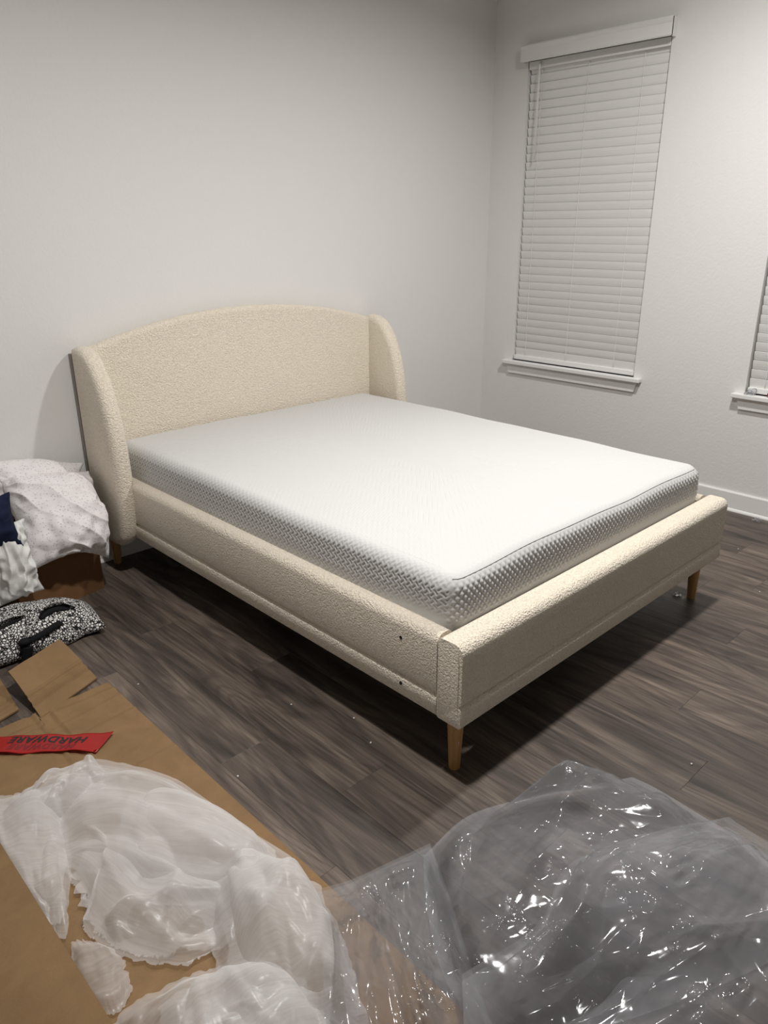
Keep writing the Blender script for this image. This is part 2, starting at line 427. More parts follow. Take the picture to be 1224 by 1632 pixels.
def blind(label, y0, y1):
    t = empty('window_blind', (XR, (y0 + y1) / 2, WZ0)); tag(t, label, 'window blind', 'white slatted blinds')
    hw = (y0 - y1) / 2; h = WZ1 - WZ0
    # moulded valance in front of the wall, with returns
    vt, vb = h + .078, h - .010; vw = hw + .020
    prof = [(-.048, vb), (-.040, vb), (-.040, vt - .002), (-.052, vt - .002), (-.057, vt - .010), (-.053, vt - .022), (-.049, vt - .030), (-.049, vb + .012), (-.051, vb + .006)]
    bm = prism(prof, 'y', -vw, vw)
    bm_box(bm, (-.048, vw - .008, vb), (-.0005, vw, vt - .004)); bm_box(bm, (-.048, -vw, vb), (-.0005, -vw + .008, vt - .004))
    v = link('valance', bm_mesh('valance', bm), 'slat', t)
    box('headrail', (.003, -hw + .006, h - .045), (.052, hw - .006, h - .004), 'slat', t, .002)
    # closed slats: gently crowned strips, upper edge towards the room
    nsl = 36; zt, zb = h - .052, .052; pitch = (zt - zb) / (nsl - 1)
    wdt = pitch * 1.22; tilt = math.radians(105)
    vs, fs = [], []; L = hw - .008; K = 4
    for s in (-1, 1):
        for k in range(K + 1):
            q = k / K - .5; crown = .0022 * (1 - 4 * q * q)
            for th in (-.0016, .0016):
                a = q * wdt; b = crown + th
                # across direction tilts: upper edge towards the room
                vs.append((a * math.cos(tilt) - b * math.sin(tilt), s * L, a * math.sin(tilt) + b * math.cos(tilt)))
    st = 2 * (K + 1)
    for k in range(K):
        for c in (0, 1):
            fs.append((2 * k + c, 2 * k + 2 + c, st + 2 * k + 2 + c, st + 2 * k + c))
    for e in (0, K): fs.append((2 * e, 2 * e + 1, st + 2 * e + 1, st + 2 * e))
    for s0 in (0, st):
        for k in range(K): fs.append((s0 + 2 * k, s0 + 2 * k + 1, s0 + 2 * k + 3, s0 + 2 * k + 2))
    bm = bmesh.new(); me0 = mesh_np('slat', vs, fs, False); bm.from_mesh(me0); me = bm_mesh('slat', bm); me.materials.append(M['slat'])
    for k in range(nsl):
        o = bpy.data.objects.new('slat', me); COL.objects.link(o); o.parent = t
        o.location = (.030, 0, zb + k * pitch); o.rotation_euler = (random.uniform(-.0010, .0010), random.uniform(-.015, .015), 0)
    box('bottom_rail', (.008, -hw + .008, .004), (.046, hw - .008, .034), 'slat', t, .004)
    for i, fy in enumerate((.80, .10, -.66)):
        y = fy * hw
        pts = [(.0205, y + .0006 * math.sin(k * 1.7), .030 + (zt + .02 - .030) * k / 40) for k in range(41)]
        link('ladder_cord', bm_mesh('ladder_cord', tube(pts, .0019, 6), True), 'cord', t)
    link('wand', bm_mesh('wand', tube([(-.004, hw - .092, h - .012), (-.012, hw - .092, h - .03), (-.012, hw - .092, h - .53)], .0050, 8), True), 'cord', t)
window(1, **WIN[0]); window(2, **WIN[1])
blind('closed white slatted blind with a tilt wand in the window nearest the corner', **WIN[0])
blind('white slatted blind cut off by the right edge of the photo', **WIN[1])

# two flush ceiling downlights (above the frame)
def downlight(x, y, label):
    t = empty('ceiling_light', (x, y, CEIL)); tag(t, label, 'ceiling light', 'ceiling downlights')
    ring = lathe([(.070, -.001), (.070, -.006), (.086, -.006), (.090, -.001)], 40)
    link('trim_ring', bm_mesh('trim_ring', ring), 'trim', t)
    link('diffuser', bm_mesh('diffuser', lathe([(.0695, -.0015), (.0695, -.004)], 40)), 'diffuser', t)
    ld = bpy.data.lights.new('lamp', 'AREA'); ld.shape = 'DISK'; ld.size = .135; ld.energy = LAMP_POWER; ld.color = LAMP_COLOR; ld.spread = math.radians(LAMP_SPREAD)
    lo = bpy.data.objects.new('lamp', ld); COL.objects.link(lo); lo.parent = t; lo.location = (0, 0, -.009)
downlight(*LAMPS[0], 'round ceiling downlight over the left side of the bed')
downlight(*LAMPS[1], 'round ceiling downlight over the window side of the bed')

# ------------------------------------------------------------------ the bed
W, L, ZB, ZR, ZM = 1.6467, 2.2155, .196, .458, .597
def bed():
    t = empty('bed_frame', (0, 0, 0)); tag(t, 'cream boucle upholstered bed frame with arched winged headboard and wooden legs', 'bed')
    # headboard: arched panel between the wings
    hw = W / 2; cx = hw; za, zp = 1.012, 1.132; Rr = (hw * hw + (zp - za) ** 2) / (2 * (zp - za)); zc = zp - Rr
    pts = [(0.0, .19), (W, .19)]
    for i in range(41):
        x = W - W * i / 40; pts.append((x, zc + math.sqrt(Rr * Rr - (x - cx) ** 2)))
    o = link('headboard_panel', bm_mesh('headboard_panel', prism(pts, 'y', -.088, -.012, .026, 5)), 'boucle', t); sharp_smooth(o, 60)
    # wings
    prof = [(-.032, .150), (-.20, .150), (-.255, .158), (-.292, .180), (-.315, .215), (-.330, .27), (-.338, .36), (-.340, .46), (-.336, .56), (-.326, .66),
            (-.308, .75), (-.282, .835), (-.250, .905), (-.212, .960), (-.170, 1.000), (-.120, 1.022), (-.075, 1.026), (-.032, 1.014)]
    for x0, x1 in ((-.066, .014), (W - .014, W + .066)):
        o = link('headboard_wing', bm_mesh('headboard_wing', prism(prof, 'x', x0, x1, .030, 5)), 'boucle', t); sharp_smooth(o, 60)
    # dark strip painting in the shade of the gap between wing and wall
    for x0, x1 in ((-.060, .010), (W - .010, W + .060)):
        box('wing_gap_shade', (x0, -.0318, .16), (x1, -.004, .990), 'gap_shade', t)
    # rails and footboard: upholstered boards, rounded top, piping groove near the bottom
    def board_profile(th):
        r = .030; g = ZB + .070
        p = [(0, ZB + .006), (.006, ZB)]
        p += [(th - .006, ZB), (th, ZB + .006)]
        p += [(th, ZR - .02)]
        p += [(th - .02 + .02 * math.cos(a), ZR - .02 + .02 * math.sin(a)) for a in np.linspace(.2, math.pi / 2, 5)]
        p += [(r + r * math.cos(a), ZR - r + r * math.sin(a)) for a in np.linspace(math.pi / 2, math.pi, 8)]
        p += [(.0, g + .016), (.0016, g + .009), (.0060, g + .003), (.0095, g + .0008), (.0095, g - .0008), (.0060, g - .003), (.0022, g - .009), (.0010, g - .016)]
        return p
    th = .062
    o = link('side_rail', bm_mesh('side_rail', prism(board_profile(th), 'y', -L + .0925, -.09)), 'boucle', t); sharp_smooth(o, 50); rail = o
    pr = [(W - x, z) for x, z in board_profile(th)]
    o = link('side_rail', bm_mesh('side_rail', prism(pr, 'y', -L + .0925, -.09)), 'boucle', t); sharp_smooth(o, 50)
    pf = [(-L + y, z) for y, z in board_profile(.090)]
    foot = link('footboard', bm_mesh('footboard', prism(pf, 'x', 0, W, .007, 3)), 'boucle', t); sharp_smooth(foot, 50)
    # stitched end seam of the footboard
    seam = [(.004, -L + .006, ZB + .01), (-.0002, -L + .012, ZB + .07), (-.0002, -L + .012, ZR - .05), (.001, -L + .022, ZR - .022), (.001, -L + .05, ZR - .006), (.001, -L + .085, ZR - .004)]
    link('end_seam', bm_mesh('end_seam', tube(catmull(seam, 40), .0012, 6), True), 'seam', foot)
    for z in (.394, .240):
        bm = lathe([(.0055, -.002), (.0055, .0008)], 14)
        o = link('bolt_hole', bm_mesh('bolt_hole', bm), 'hole', rail); o.location = (-.0003, -1.983, z); o.rotation_euler = (0, -math.pi / 2, 0)
    # legs
    def leg(x, y, dx, dy, h=ZB + .006):
        bm = lathe([(.0155, 0), (.0170, .003), (.0265, h)], 24)
        for v in bm.verts: v.co.x += dx * (1 - v.co.z / h); v.co.y += dy * (1 - v.co.z / h)
        o = link('leg', bm_mesh('leg', bm), 'leg', t); sharp_smooth(o, 40); o.location = (x, y, 0); return o
    a = leg(.063, -L + .070, -.004, -.004)
    s = box('leg_sticker', (-.0075, -.0006, -.006), (.0075, .0006, .006), 'sticker', a); s['label'] = 'white paper sticker'
    s.location = (-.0136, -.0172, .098); s.rotation_euler = (0.055, 0, -.78)
    k = box('sticker_print', (-.0045, -.0009, -.0028), (.0045, -.0005, .0022), 'ink', a); k.location = s.location; k.rotation_euler = s.rotation_euler
    leg(W - .050, -L + .075, .004, -.004)
    leg(-.004, -.075, 0, 0, .155); leg(W + .004, -.075, 0, 0, .155)
    # centre beam and support foot under the slats
    box('centre_beam', (cx - .03, -L + .095, .26), (cx + .03, -.095, .30), 'black', t)
    bm = bmesh.new(); bm_box(bm, (-.018, -.018, .012), (.018, .018, .262), .003); bm_box(bm, (-.034, -.034, 0), (.034, .034, .012), .003)
    o = link('support_leg', bm_mesh('support_leg', bm), 'black', t); o.location = (cx + .05, -L + .27, 0)
    bm = bmesh.new(); bm_box(bm, (cx - .03, -.02, .262), (cx + .07, .02, .30)); o = link('support_bracket', bm_mesh('support_bracket', bm), 'black', t); o.location = (0, -L + .27, 0)
    for k in range(12):
        y = -.22 - k * .165
        box('bed_slat', (.064, y - .035, .302), (W - .064, y + .035, .318), 'leg', t)
bed()

def weave(u, v, p=.0168):
    """height 0..1 of a plain over-and-under weave turned 45 degrees"""
    c = math.sqrt(.5); a = (u + v) * c / p; b = (v - u) * c / p
    i = np.floor(a); j = np.floor(b); fa, fb = a - i, b - j; even = np.mod(i + j, 2) == 0
    across = np.where(even, fb, fa); along_ = np.where(even, fa, fb)
    d = np.clip(np.abs(across - .5) / .24, 0, 1); d = d * d * (3 - 2 * d)      # one short groove down the middle of each cell
    ends = np.clip(np.minimum(along_, 1 - along_) / .10, 0, 1)
    return 1 - (1 - d) * ends
def mattress():
    hx, hy = .758, 1.012; cx, cy = W / 2, -L + .098 + hy; r = .055
    z0, z1 = .320, ZM
    # perimeter: rounded rectangle, unit normal and position
    pos, nor, side, s_at = [], [], [], []
    def line(p, q, n, step, sd):
        p, q = np.array(p), np.array(q); k = max(2, int(np.linalg.norm(q - p) / step))
        for i in range(k): pos.append(p + (q - p) * i / k); nor.append(n); side.append(sd)
    def arc(c, a0, a1, sd0, sd1, k=26):
        for i in range(k):
            a = a0 + (a1 - a0) * i / k; n = np.array((math.cos(a), math.sin(a)))
            pos.append(np.array(c) + r * n); nor.append(n); side.append(sd0 if i < k / 2 else sd1)
    fine, coarse = .0024, .0050
    line((-hx, hy - r), (-hx, -hy + r), np.array((-1., 0)), fine, 0)
    arc((-hx + r, -hy + r), math.pi, 1.5 * math.pi, 0, 1)
    line((-hx + r, -hy), (hx - r, -hy), np.array((0, -1.)), fine, 1)
    arc((hx - r, -hy + r), 1.5 * math.pi, 2 * math.pi, 1, 2)
    line((hx, -hy + r), (hx, hy - r), np.array((1., 0)), coarse, 2)
    arc((hx - r, hy - r), 0, .5 * math.pi, 2, 3)
    line((hx - r, hy), (-hx + r, hy), np.array((0, 1.)), coarse, 3)
    arc((-hx + r, hy - r), .5 * math.pi, math.pi, 3, 0)
    pos = np.array(pos); nor = np.array(nor); side = np.array(side); N = len(pos)
    s = np.r_[0, np.cumsum(np.linalg.norm(np.diff(pos, axis=0), axis=1))]
    foot = np.clip((pos[:, 1] * -1 - (hy - r * .6)) / (r * .5), 0, 1)     # 1 along the foot side
    rng = np.random.default_rng(3)
    wob = sum(a * np.sin(s * f + p) for a, f, p in ((.004, 3.1, .3), (.003, 7.7, 1.9), (.0018, 15.3, 4.1)))
    rr = .040
    V = []
    zs = list(np.arange(z0, z1 - rr, .0026))
    def ring(inset, z, nz):
        """offset ring: inset from the wall, base height, upward share of normal"""
        P = pos - nor * inset
        bulge = .007 * np.sin(np.clip((z - z0) / (z1 - z0), 0, 1) * math.pi)
        P = P + nor * (bulge * (1 - nz))
        hs = weave(s, np.full(N, z + inset))
        ht = weave(P[:, 0], P[:, 1])
        q = (z - z0) / (z1 - z0)
        fade = np.clip((q - .42 + .10 * np.sin(s * 2.3) + .05 * np.sin(s * 9.1)) / .22, 0, 1)
        dside = hs * .0042 * fade
        # foot side: rows of small pyramids under a plain band
        c = math.sqrt(.5) / .0165; a = np.abs(np.mod((s + z) * c, 1) - .5) * 2; b = np.abs(np.mod((z - s) * c, 1) - .5) * 2
        pyr = np.minimum(1 - a, 1 - b) * 1.6
        band = np.clip((q - .52 + .05 * np.sin(s * 3.7)) / .08, 0, 1) * np.clip((.985 - q) / .06, 0, 1)
        dfoot = pyr * .0042 * band
        d = (1 - foot) * dside + foot * dfoot
        d = d * (1 - nz) + ht * .0013 * nz
        P3 = np.c_[P + nor * (d * (1 - nz))[:, None], np.full(N, z) + d * nz + wob * max(0, (z - z0) / (z1 - z0)) * (.5 + .5 * foot)]
        V.append(P3)
    for z in zs: ring(0, z, 0)
    for i in range(1, 19):
        a = math.pi / 2 * i / 18; ring(rr * (1 - math.cos(a)), z1 - rr + rr * math.sin(a), math.sin(a) ** 2)
    ins = rr; step = .0036
    while ins + step < hx - .003:
        ins += step; step = min(step * 1.03, .0085)
        k = (hx - ins) / (hx - rr)
        # shrink both half sides by the same amount
        sx, sy = (hx - ins) / hx, (hy - ins) / hy
        P = pos * np.array((sx, sy))
        ht = weave(P[:, 0], P[:, 1]) * min(1, (hx - ins) / .12)
        edge = max(0, 1 - (ins - rr) / .25)
        cr = .010 * math.sin(min(1, (ins - rr) / .5) * math.pi / 2)
        V.append(np.c_[P, np.full(N, z1 + cr) + ht * .0013 + wob * edge * (.5 + .5 * foot)])
    V = np.array(V); R = len(V)
    # the last wall ring and the first top ring follow slightly different maps: blend a few
    V = V.reshape(-1, 3) + np.array((cx, cy, 0))
    i = np.arange(N); j = (i + 1) % N
    F = []
    for k in range(R - 1): F.append(np.c_[k * N + i, k * N + j, (k + 1) * N + j, (k + 1) * N + i])
    F = np.vstack(F)
    me = bpy.data.meshes.new('mattress')
    nf = len(F)
    caps = [list(range(N))[::-1], list(range((R - 1) * N, R * N))]
    tot = nf * 4 + sum(map(len, caps))
    me.vertices.add(len(V)); me.vertices.foreach_set('co', V.astype(np.float32).ravel())
    me.loops.add(tot); me.loops.foreach_set('vertex_index', np.r_[F.ravel(), caps[0], caps[1]].astype(np.int32))
    me.polygons.add(nf + 2)
    me.polygons.foreach_set('loop_start', np.r_[np.arange(nf) * 4, nf * 4, nf * 4 + N].astype(np.int32))
    me.polygons.foreach_set('use_smooth', np.ones(nf + 2, bool))
    me.update(calc_edges=True); me.validate()
    t = empty('mattress', (0, 0, 0)); tag(t, 'thick white mattress with quilted knit cover resting in the bed frame', 'mattress')
    link('mattress_cover', me, 'mattress', t)
    # sewn seam along the foot edge: a thin line just proud of the cover at the top of the foot side
    sel = np.where(side == 1)[0]; zi = len(zs) + 9
    P = V.reshape(R, N, 3)[zi][sel][::6] + np.array((0, -.0012, .0006))
    link('top_seam', bm_mesh('top_seam', tube([tuple(p) for p in P], .0012, 6), True), 'mattress_seam', t)
mattress()

# ------------------------------------------------------------------ cloth solver for the soft things
def relax(P, rest, pin, steps, iters=4, grav=-.0006, collide=None, bend=.2, shear=.5, damp=.9, push=None, tie=None):
    """position-based cloth on grids P[k, n, m, 3]; rest = (horizontal, vertical) lengths"""
    Rh, Rv = rest; Pv = P.copy(); free = (~pin)[..., None].astype(float)
    d1 = np.sqrt((.5 * (Rh[:, :-1] + Rh[:, 1:])) ** 2 + (.5 * (Rv[:, :, :-1] + Rv[:, :, 1:])) ** 2)
    bh = Rh[:, :, :-1] + Rh[:, :, 1:]; bv = Rv[:, :-1] + Rv[:, 1:]
    def con(A, B, wa, wb, r, k):
        d = B - A; ln = np.sqrt((d * d).sum(-1, keepdims=True)) + 1e-9
        c = d * ((ln - r[..., None]) / ln) * k / np.maximum(wa + wb, 1e-6)
        A += c * wa; B -= c * wb
    def resist(A, B, wa, wb, r, k):
        d = B - A; ln = np.sqrt((d * d).sum(-1, keepdims=True)) + 1e-9
        c = d * (np.minimum(ln - r[..., None], 0) / ln) * k / np.maximum(wa + wb, 1e-6)
        A += c * wa; B -= c * wb
    for st in range(steps):
        vel = (P - Pv) * damp; Pv = P.copy(); P = P + vel * free
        P[..., 2] += grav * free[..., 0]
        if push is not None: P = P + push(P, st) * free
        for it in range(iters):
            for o in (0, 1):
                a, b = slice(o, P.shape[2] - 1, 2), slice(o + 1, P.shape[2], 2)
                con(P[:, :, a], P[:, :, b], free[:, :, a], free[:, :, b], Rh[:, :, a], 1.0)
                a, b = slice(o, P.shape[1] - 1, 2), slice(o + 1, P.shape[1], 2)
                con(P[:, a], P[:, b], free[:, a], free[:, b], Rv[:, a], 1.0)
            for o in (0, 1):
                a, b = slice(o, P.shape[1] - 1, 2), slice(o + 1, P.shape[1], 2)
                con(P[:, a, :-1], P[:, b, 1:], free[:, a, :-1], free[:, b, 1:], d1[:, a], shear)
                con(P[:, a, 1:], P[:, b, :-1], free[:, a, 1:], free[:, b, :-1], d1[:, a], shear)
            if bend:
                for o in range(3):
                    a, b = slice(o, P.shape[2] - 2, 3), slice(o + 2, P.shape[2], 3)
                    n_ = len(range(*a.indices(P.shape[2]))); b = slice(o + 2, o + 2 + 3 * n_, 3)
                    resist(P[:, :, a], P[:, :, b], free[:, :, a], free[:, :, b], bh[:, :, a], bend)
                    a = slice(o, P.shape[1] - 2, 3); n_ = len(range(*a.indices(P.shape[1]))); b = slice(o + 2, o + 2 + 3 * n_, 3)
                    resist(P[:, a], P[:, b], free[:, a], free[:, b], bv[:, a], bend)
            if tie is not None: tie(P)
        if collide is not None:
            Q = collide(P); P = np.where(free > 0, Q, P)
    return P
def lens(P):
    return np.linalg.norm(np.diff(P, axis=2), axis=-1), np.linalg.norm(np.diff(P, axis=1), axis=-1)
def coons(top, bottom, left, right, n, m):
    """top/bottom run left to right, left/right run top to bottom; n rows, m columns"""
    c0, c1 = catmull(top, m), catmull(bottom, m); d0, d1 = catmull(left, n), catmull(right, n)
    s = np.linspace(0, 1, m)[None, :, None]; t = np.linspace(0, 1, n)[:, None, None]
    Lc = (1 - t) * c0[None] + t * c1[None]; Ld = (1 - s) * d0[:, None] + s * d1[:, None]
    B = (1 - s) * (1 - t) * c0[0] + s * (1 - t) * c0[-1] + (1 - s) * t * c1[0] + s * t * c1[-1]
    return Lc + Ld - B
def smooth_noise(n, m, cells, rng):
    g = rng.standard_normal((cells + 3, cells + 3)); y = np.linspace(0, cells, n); x = np.linspace(0, cells, m)
    def w(t):
        i = np.floor(t).astype(int); f = t - i; f = f * f * (3 - 2 * f); return i, f
    i, fi = w(y); j, fj = w(x)
    a = g[np.ix_(i, j)]; b = g[np.ix_(i, j + 1)]; c = g[np.ix_(i + 1, j)]; d = g[np.ix_(i + 1, j + 1)]
    return (a * (1 - fj) + b * fj) * (1 - fi)[:, None] + (c * (1 - fj) + d * fj) * fi[:, None]
def upsample(P, k):
    n, m = P.shape[:2]; y = np.linspace(0, n - 1, (n - 1) * k + 1); x = np.linspace(0, m - 1, (m - 1) * k + 1)
    def ax(A, t):
        i = np.clip(np.floor(t).astype(int), 0, A.shape[0] - 2); f = (t - i)[:, None, None]
        p0 = A[np.maximum(i - 1, 0)]; p1 = A[i]; p2 = A[i + 1]; p3 = A[np.minimum(i + 2, A.shape[0] - 1)]
        return .5 * (2 * p1 + (p2 - p0) * f + (2 * p0 - 5 * p1 + 4 * p2 - p3) * f * f + (3 * p1 - p0 - 3 * p2 + p3) * f ** 3)
    A = ax(P, y); return ax(A.transpose(1, 0, 2), x).transpose(1, 0, 2)
def grid_faces(n, m, off=0):
    i, j = np.meshgrid(np.arange(n - 1), np.arange(m - 1), indexing='ij')
    a = (i * m + j).ravel() + off; return np.c_[a, a + m, a + m + 1, a + 1].tolist()
def grid_uv(P):
    h, v = lens(P[None]); u = np.c_[np.zeros((P.shape[0], 1)), np.cumsum(h[0], 1)]; w = np.vstack([np.zeros((1, P.shape[1])), np.cumsum(v[0], 0)])
    return np.stack([u.mean(0)[None].repeat(P.shape[0], 0), w.mean(1)[:, None].repeat(P.shape[1], 1)], -1).reshape(-1, 2)

def sheet(edges, n, m, excess, seed, base, lift=.03, steps=90, bend=.25, fine=2, fine_excess=1.02, dome=None, jag=0.0, free_edges='', grav=-.0005, keep=.0, fine_bend=.1, fine_steps=25, folds=(), cross=()):
    rng = np.random.default_rng(seed)
    P = coons(*edges, n, m)
    if jag:
        for k in range(3):
            P[-1, 1:-1, :2] += rng.normal(0, jag, (m - 2, 2)) * (.5 if k else 1) / (k + 1)
    
    s = np.linspace(0, 1, m)[None]; t = np.linspace(0, 1, n)[:, None]
    mask = np.clip(np.minimum(np.minimum(s, 1 - s), np.minimum(t, 1 - t)) * 6, 0, 1)
    z = lift * (np.abs(smooth_noise(n, m, 4, rng)) * .6 + np.abs(smooth_noise(n, m, 8, rng)) * .5)
    for (c, sl, am, wd) in folds: z = z + am * np.exp(-((t - c - sl * (s - .5)) / wd) ** 2) * (.6 + .4 * np.sin(s * 5 + c * 9))
    for (c, sl, am, wd) in cross: z = z + am * np.exp(-((s - c - sl * (t - .5)) / wd) ** 2) * (.6 + .4 * np.sin(t * 5 + c * 9))
    if dome is not None: z = z + dome(s, t)
    P[..., 2] += np.abs(z) * mask
    rest = [r * excess for r in lens(P[None])]
    P[..., :2] += rng.normal(0, .002, (n, m, 2)) * mask[..., None]
    pin = np.zeros((1, n, m), bool)
    if 't' not in free_edges: pin[:, 0] = 1
    if 'b' not in free_edges: pin[:, -1] = 1
    if 'l' not in free_edges: pin[:, :, 0] = 1
    if 'r' not in free_edges: pin[:, :, -1] = 1
    def col(Q):
        Q = Q.copy(); Q[..., 2] = np.maximum(Q[..., 2], base(Q[..., 0], Q[..., 1]) + .004); return Q
    P = relax(P[None], rest, pin, steps, 4, grav, col, bend)[0]
    if fine > 1:
        P = upsample(P, fine); N, Mm = P.shape[:2]
        rest = [r * fine_excess for r in lens(P[None])]
        P = P + rng.normal(0, .0012, P.shape); pin = np.zeros((1, N, Mm), bool); pin[:, 0] = pin[:, -1] = 1; pin[:, :, 0] = pin[:, :, -1] = 1
        P = relax(P[None], rest, pin, fine_steps, 3, grav, col, fine_bend)[0]
    P = col(P)
    return P, grid_uv(P)
def join_sheets(name, parts, m):
    vs, fs, uvs, off = [], [], [], 0
    for P, uv in parts:
        n, k = P.shape[:2]; vs.append(P.reshape(-1, 3)); uvs.append(uv); fs += grid_faces(n, k, off); off += n * k
    return link(name, mesh_np(name, np.vstack(vs), fs, True, np.vstack(uvs)), m)

# ------------------------------------------------------------------ opened cardboard box on the floor
CARD_T = .006
CX0, CX1, CXM = -1.12, -.488, -.742        # left fold, right edge, middle fold
CYF, CYN = -1.02, -3.05
def card_height(x, y):
    on = (x < CX1) & (y < CYF + .05)
    return np.where(on, .0125, 0.0)
def cardboard():
    t = empty('cardboard_box', (CXM, CYF, 0)); tag(t, 'large flattened brown cardboard box opened out on the floor at lower left', 'box')
    inv = Vector(t.location)
    def slab(name, P, th=CARD_T, smooth=True):
        """grid of top points given a thickness downwards"""
        n, m = P.shape[:2]; d = P.copy(); d[..., 2] -= th
        vs = np.vstack([P.reshape(-1, 3), d.reshape(-1, 3)]) - np.array(inv); k = n * m
        fs = [tuple(f) for f in grid_faces(n, m)] + [tuple(f[::-1]) for f in grid_faces(n, m, k)]
        ring = [j for j in range(m)] + [i * m + m - 1 for i in range(1, n)] + [(n - 1) * m + j for j in range(m - 2, -1, -1)] + [i * m for i in range(n - 2, 0, -1)]
        for a, b in zip(ring, ring[1:] + ring[:1]): fs.append((a, b, b + k, a + k))
        me = mesh_np(name, vs, fs, True); bm = bmesh.new(); bm.from_mesh(me); me2 = bm_mesh(name, bm)
        o = link(name, me2, 'card', t); return sharp_smooth(o, 50) if smooth else o
    def panel(x0, x1, y0, y1, n, m, creases, seed, z=.0085):
        rng = np.random.default_rng(seed); X, Y = np.meshgrid(np.linspace(x0, x1, m), np.linspace(y0, y1, n))
        Z = z + .0012 * smooth_noise(n, m, 5, rng)
        for (px, py), ang, dep, wd in creases:
            d = (X - px) * math.sin(ang) - (Y - py) * math.cos(ang)
            Z += -dep * np.exp(-(d / wd) ** 2) + dep * .6 * np.exp(-((d - 2.2 * wd) / wd) ** 2)
        Z = np.maximum(Z, CARD_T + .0006); return np.stack([X, Y, Z], -1)
    # right panel: two diagonal creases as in a carton folded once across
    slab('panel', panel(CXM + .0006, CX1, CYF, CYN, 260, 44, [((-.60, -1.22), math.radians(6), .006, .008), ((-.58, -1.48), math.radians(4), .005, .008), ((CXM + .03, 0), math.pi / 2, .006, .007), ((-.7, -1.05), 0, .006, .009), ((-.6, -1.12), math.radians(9), .004, .008)], 1))
    slab('panel', panel(CX0, CXM - .0006, CYF - .01, CYN, 260, 56, [((CXM - .02, 0), math.pi / 2, .006, .007), ((-.7, -1.075), 0, .006, .008), ((-.7, -1.105), 0, .006, .008), ((-.9, -1.20), math.radians(-5), .004, .008)], 2, .0095))
    # far end flap of the right panel, folded up towards the bag
    def flap(x0, x1, y0, length, slope, crease, skew0, skew1, seed, bow):
        n, m = 64, 24; s = np.linspace(0, 1, m)[None]; u = np.linspace(0, 1, n)[:, None]
        X = x0 + (x1 - x0) * s + (skew0 * (1 - s) + skew1 * s) * u; Y = y0 + length * u + 0 * s + (-.075) * (1 - s) * u * 0
        rng = np.random.default_rng(seed)
        Z = .0085 + slope * length * u + bow * np.sin(u * math.pi) + .0012 * smooth_noise(n, m, 4, rng) + .001
        Y = Y - (.092 * (1 - s)) * 1.0
        for c in crease: Z += -.0050 * np.exp(-((u - c) / .022) ** 2) + .0055 * np.exp(-((u - c - .045) / .020) ** 2)
        return np.stack([X + 0 * u, Y, np.maximum(Z, CARD_T + .0006)], -1)
    f1 = flap(CXM + .006, CX1 - .018, -.968, .225, .34, (.22, .36), -.012, -.030, 5, .006); slab('flap', f1)
    f2 = flap(CX0 + .02, CXM - .030, -1.035, .255, .02, (.12, .30), .0, .018, 6, .003); f2[..., 1] += .07; slab('flap', f2)
    # near-left side panel rising as a slope
    n, m = 60, 16; u = np.linspace(0, 1, m)[None]; s = np.linspace(0, 1, n)[:, None]; rng = np.random.default_rng(8)
    X = -1.036 - .36 * (1 - u) + 0 * s; Y = -1.15 - 1.85 * s + 0 * u; Z = .007 + .098 * u + .003 * smooth_noise(n, m, 4, rng)
    slab('side_panel', np.stack([X, Y, np.maximum(Z, .0066)], -1))
cardboard()

